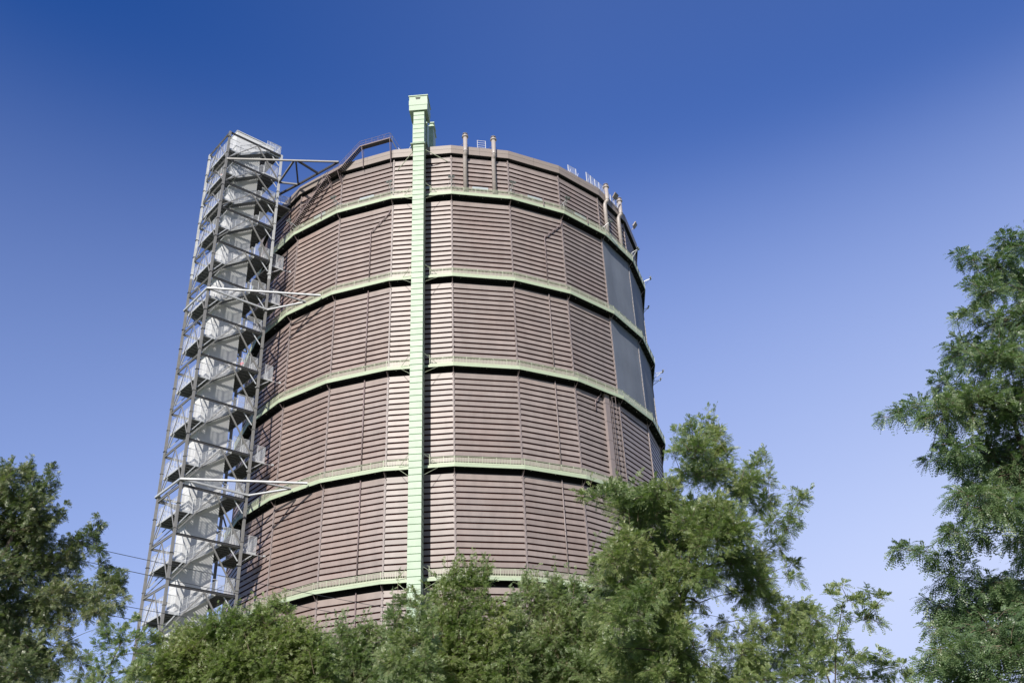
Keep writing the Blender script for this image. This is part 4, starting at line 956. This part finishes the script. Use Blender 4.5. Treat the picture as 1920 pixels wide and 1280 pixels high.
LM1 = leaf_mat('locust_leaf', (0.084, 0.139, 0.052), (0.192, 0.259, 0.094), (0.353, 0.378, 0.160), .34, .04)
LM2 = leaf_mat('dark_locust_leaf', (0.064, 0.118, 0.054), (0.141, 0.216, 0.098), (0.253, 0.315, 0.149), .30, .03)
LM3 = leaf_mat('windblown_leaf', (0.072, 0.111, 0.053), (0.151, 0.196, 0.092), (0.336, 0.333, 0.192), .30, .13)
LM4 = leaf_mat('olive_shrub_leaf', (0.115, 0.180, 0.064), (0.238, 0.301, 0.116), (0.389, 0.404, 0.198), .42, .05)
LM5 = leaf_mat('grey_green_shrub_leaf', (0.105, 0.171, 0.081), (0.227, 0.298, 0.141), (0.385, 0.404, 0.224), .42, .04)
GY = CAM[1]
tree('locust_tree', 'locust', (3.9, GY + 23.5, 0), 1, 'big locust tree with feathery leaves in front of the right edge of the gas holder', LM1, FL=.22, ll=.048, lw=.021, dens=36, shoots=60, squash=.75, scatter=.65, bare=30, trunk_r=.20, extra_depth=1.2, depth_copies=1)
tree('locust_tree', 'right_edge', (10.2, GY + 17.0, 0), 2, 'dark green locust tree cut off by the right edge of the photo', LM2, FL=.24, ll=.050, lw=.022, dens=32, squash=.5, trunk_r=.16, uplift=.05, droop=.4, depth_copies=1, extra_depth=1.3)
tree('windblown_tree', 'left', (-17.4, GY + 31, 0), 3, 'windblown tree with browning leaves left of the stair tower', LM3, FL=.20, scatter=.7, pairs=6, ll=.065, lw=.026, dens=32, trunk_r=.26, uplift=.25, depth_copies=1, extra_depth=1.5)
tree('sapling', 'sapling', (-10.2, GY + 27.3, 0), 4, 'thin pale sapling between the windblown tree and the foot of the stair tower', LM5, FL=.17, pairs=5, ll=.06, lw=.028, dens=15, trunk_r=.06, depth_copies=0, uplift=.6)
tree('mounded_shrub', 'mound', (-8.6, GY + 32.6, 0), 5, 'broad mounded shrub at the foot of the stair tower', LM4, FL=.16, pairs=6, ll=.046, lw=.021, dens=82, shoots=190, scatter=.85, bare=160, top_pct=25, trunk_r=.12, depth_copies=2, cat='shrub', bark=M_twig, uplift=.5)
tree('low_shrub', 'low', (-4.6, GY + 34.2, 0), 6, 'low shrub in front of the gas holder, lowest of the row of shrubs', LM5, FL=.16, pairs=6, ll=.046, lw=.021, dens=80, shoots=80, scatter=.85, bare=70, top_pct=25, trunk_r=.10, depth_copies=2, cat='shrub', bark=M_twig, uplift=.5)
tree('slender_shrub', 'spray', (-2.0, GY + 25.3, 0), 7, 'slender shrub whose tip stands in front of the green lift shaft', LM5, FL=.17, pairs=6, ll=.046, lw=.021, dens=56, shoots=40, scatter=.8, bare=20, top_pct=25, trunk_r=.08, cat='shrub', bark=M_twig, uplift=.7)
tree('bushy_tree', 'round', (-.3, GY + 29.4, 0), 8, 'bushy tree just right of the green lift shaft', LM4, FL=.17, pairs=6, ll=.047, lw=.021, dens=72, shoots=110, scatter=.85, bare=90, top_pct=25, depth_copies=2, trunk_r=.12, bark=M_twig, uplift=.6)
tree('bushy_tree', 'dense', (1.9, GY + 31.6, 0), 9, 'dense bushy tree beside the big locust tree under the lowest walkway', LM5, FL=.17, pairs=6, ll=.047, lw=.021, dens=72, shoots=130, scatter=.85, bare=120, top_pct=25, depth_copies=2, trunk_r=.14, bark=M_twig, uplift=.6)
tree('wispy_tree', 'wispy', (6.6, GY + 20.4, 0), 10, 'wispy young locust tree standing alone against the sky right of the big locust tree', LM1, FL=.21, dens=18, trunk_r=.035, depth_copies=0, uplift=.5)
tree('low_tree', 'corner', (8.8, GY + 22.2, 0), 11, 'low feathery treetop along the bottom edge below the wispy young tree', LM1, FL=.20, dens=24, trunk_r=.08, depth_copies=0, uplift=.4)

# ================================================================== POWER LINES
WP = [((-34.43, -100.49, 24.81), (15.83, -45.77, 29.41)), ((-27.56, -100.49, 22.17), (16.21, -28.49, 32.95)), ((-32.95, -100.49, 21.2), (17.43, -31.37, 29.1)), ((-23.83, -100.49, 18.61), (0.92, -28.49, 32.12))]

names = ['uppermost', 'second from the top', 'third from the top', 'lowest']
for i, (a, b) in enumerate(WP):
    a, b = np.array(a), np.array(b); mb = MB(); L_ = b - a
    pts = [a + L_ * u - Zv * (.9 * 4 * u * (1 - u)) for u in np.linspace(0, 1, 25)]
    mb.tube(pts, .022, 5); o = mb.build('power_line', M_wire)
    tag(o, names[i] + ' of the four thin dark cables running past the stair tower', 'power line', 'power lines past the stair tower')
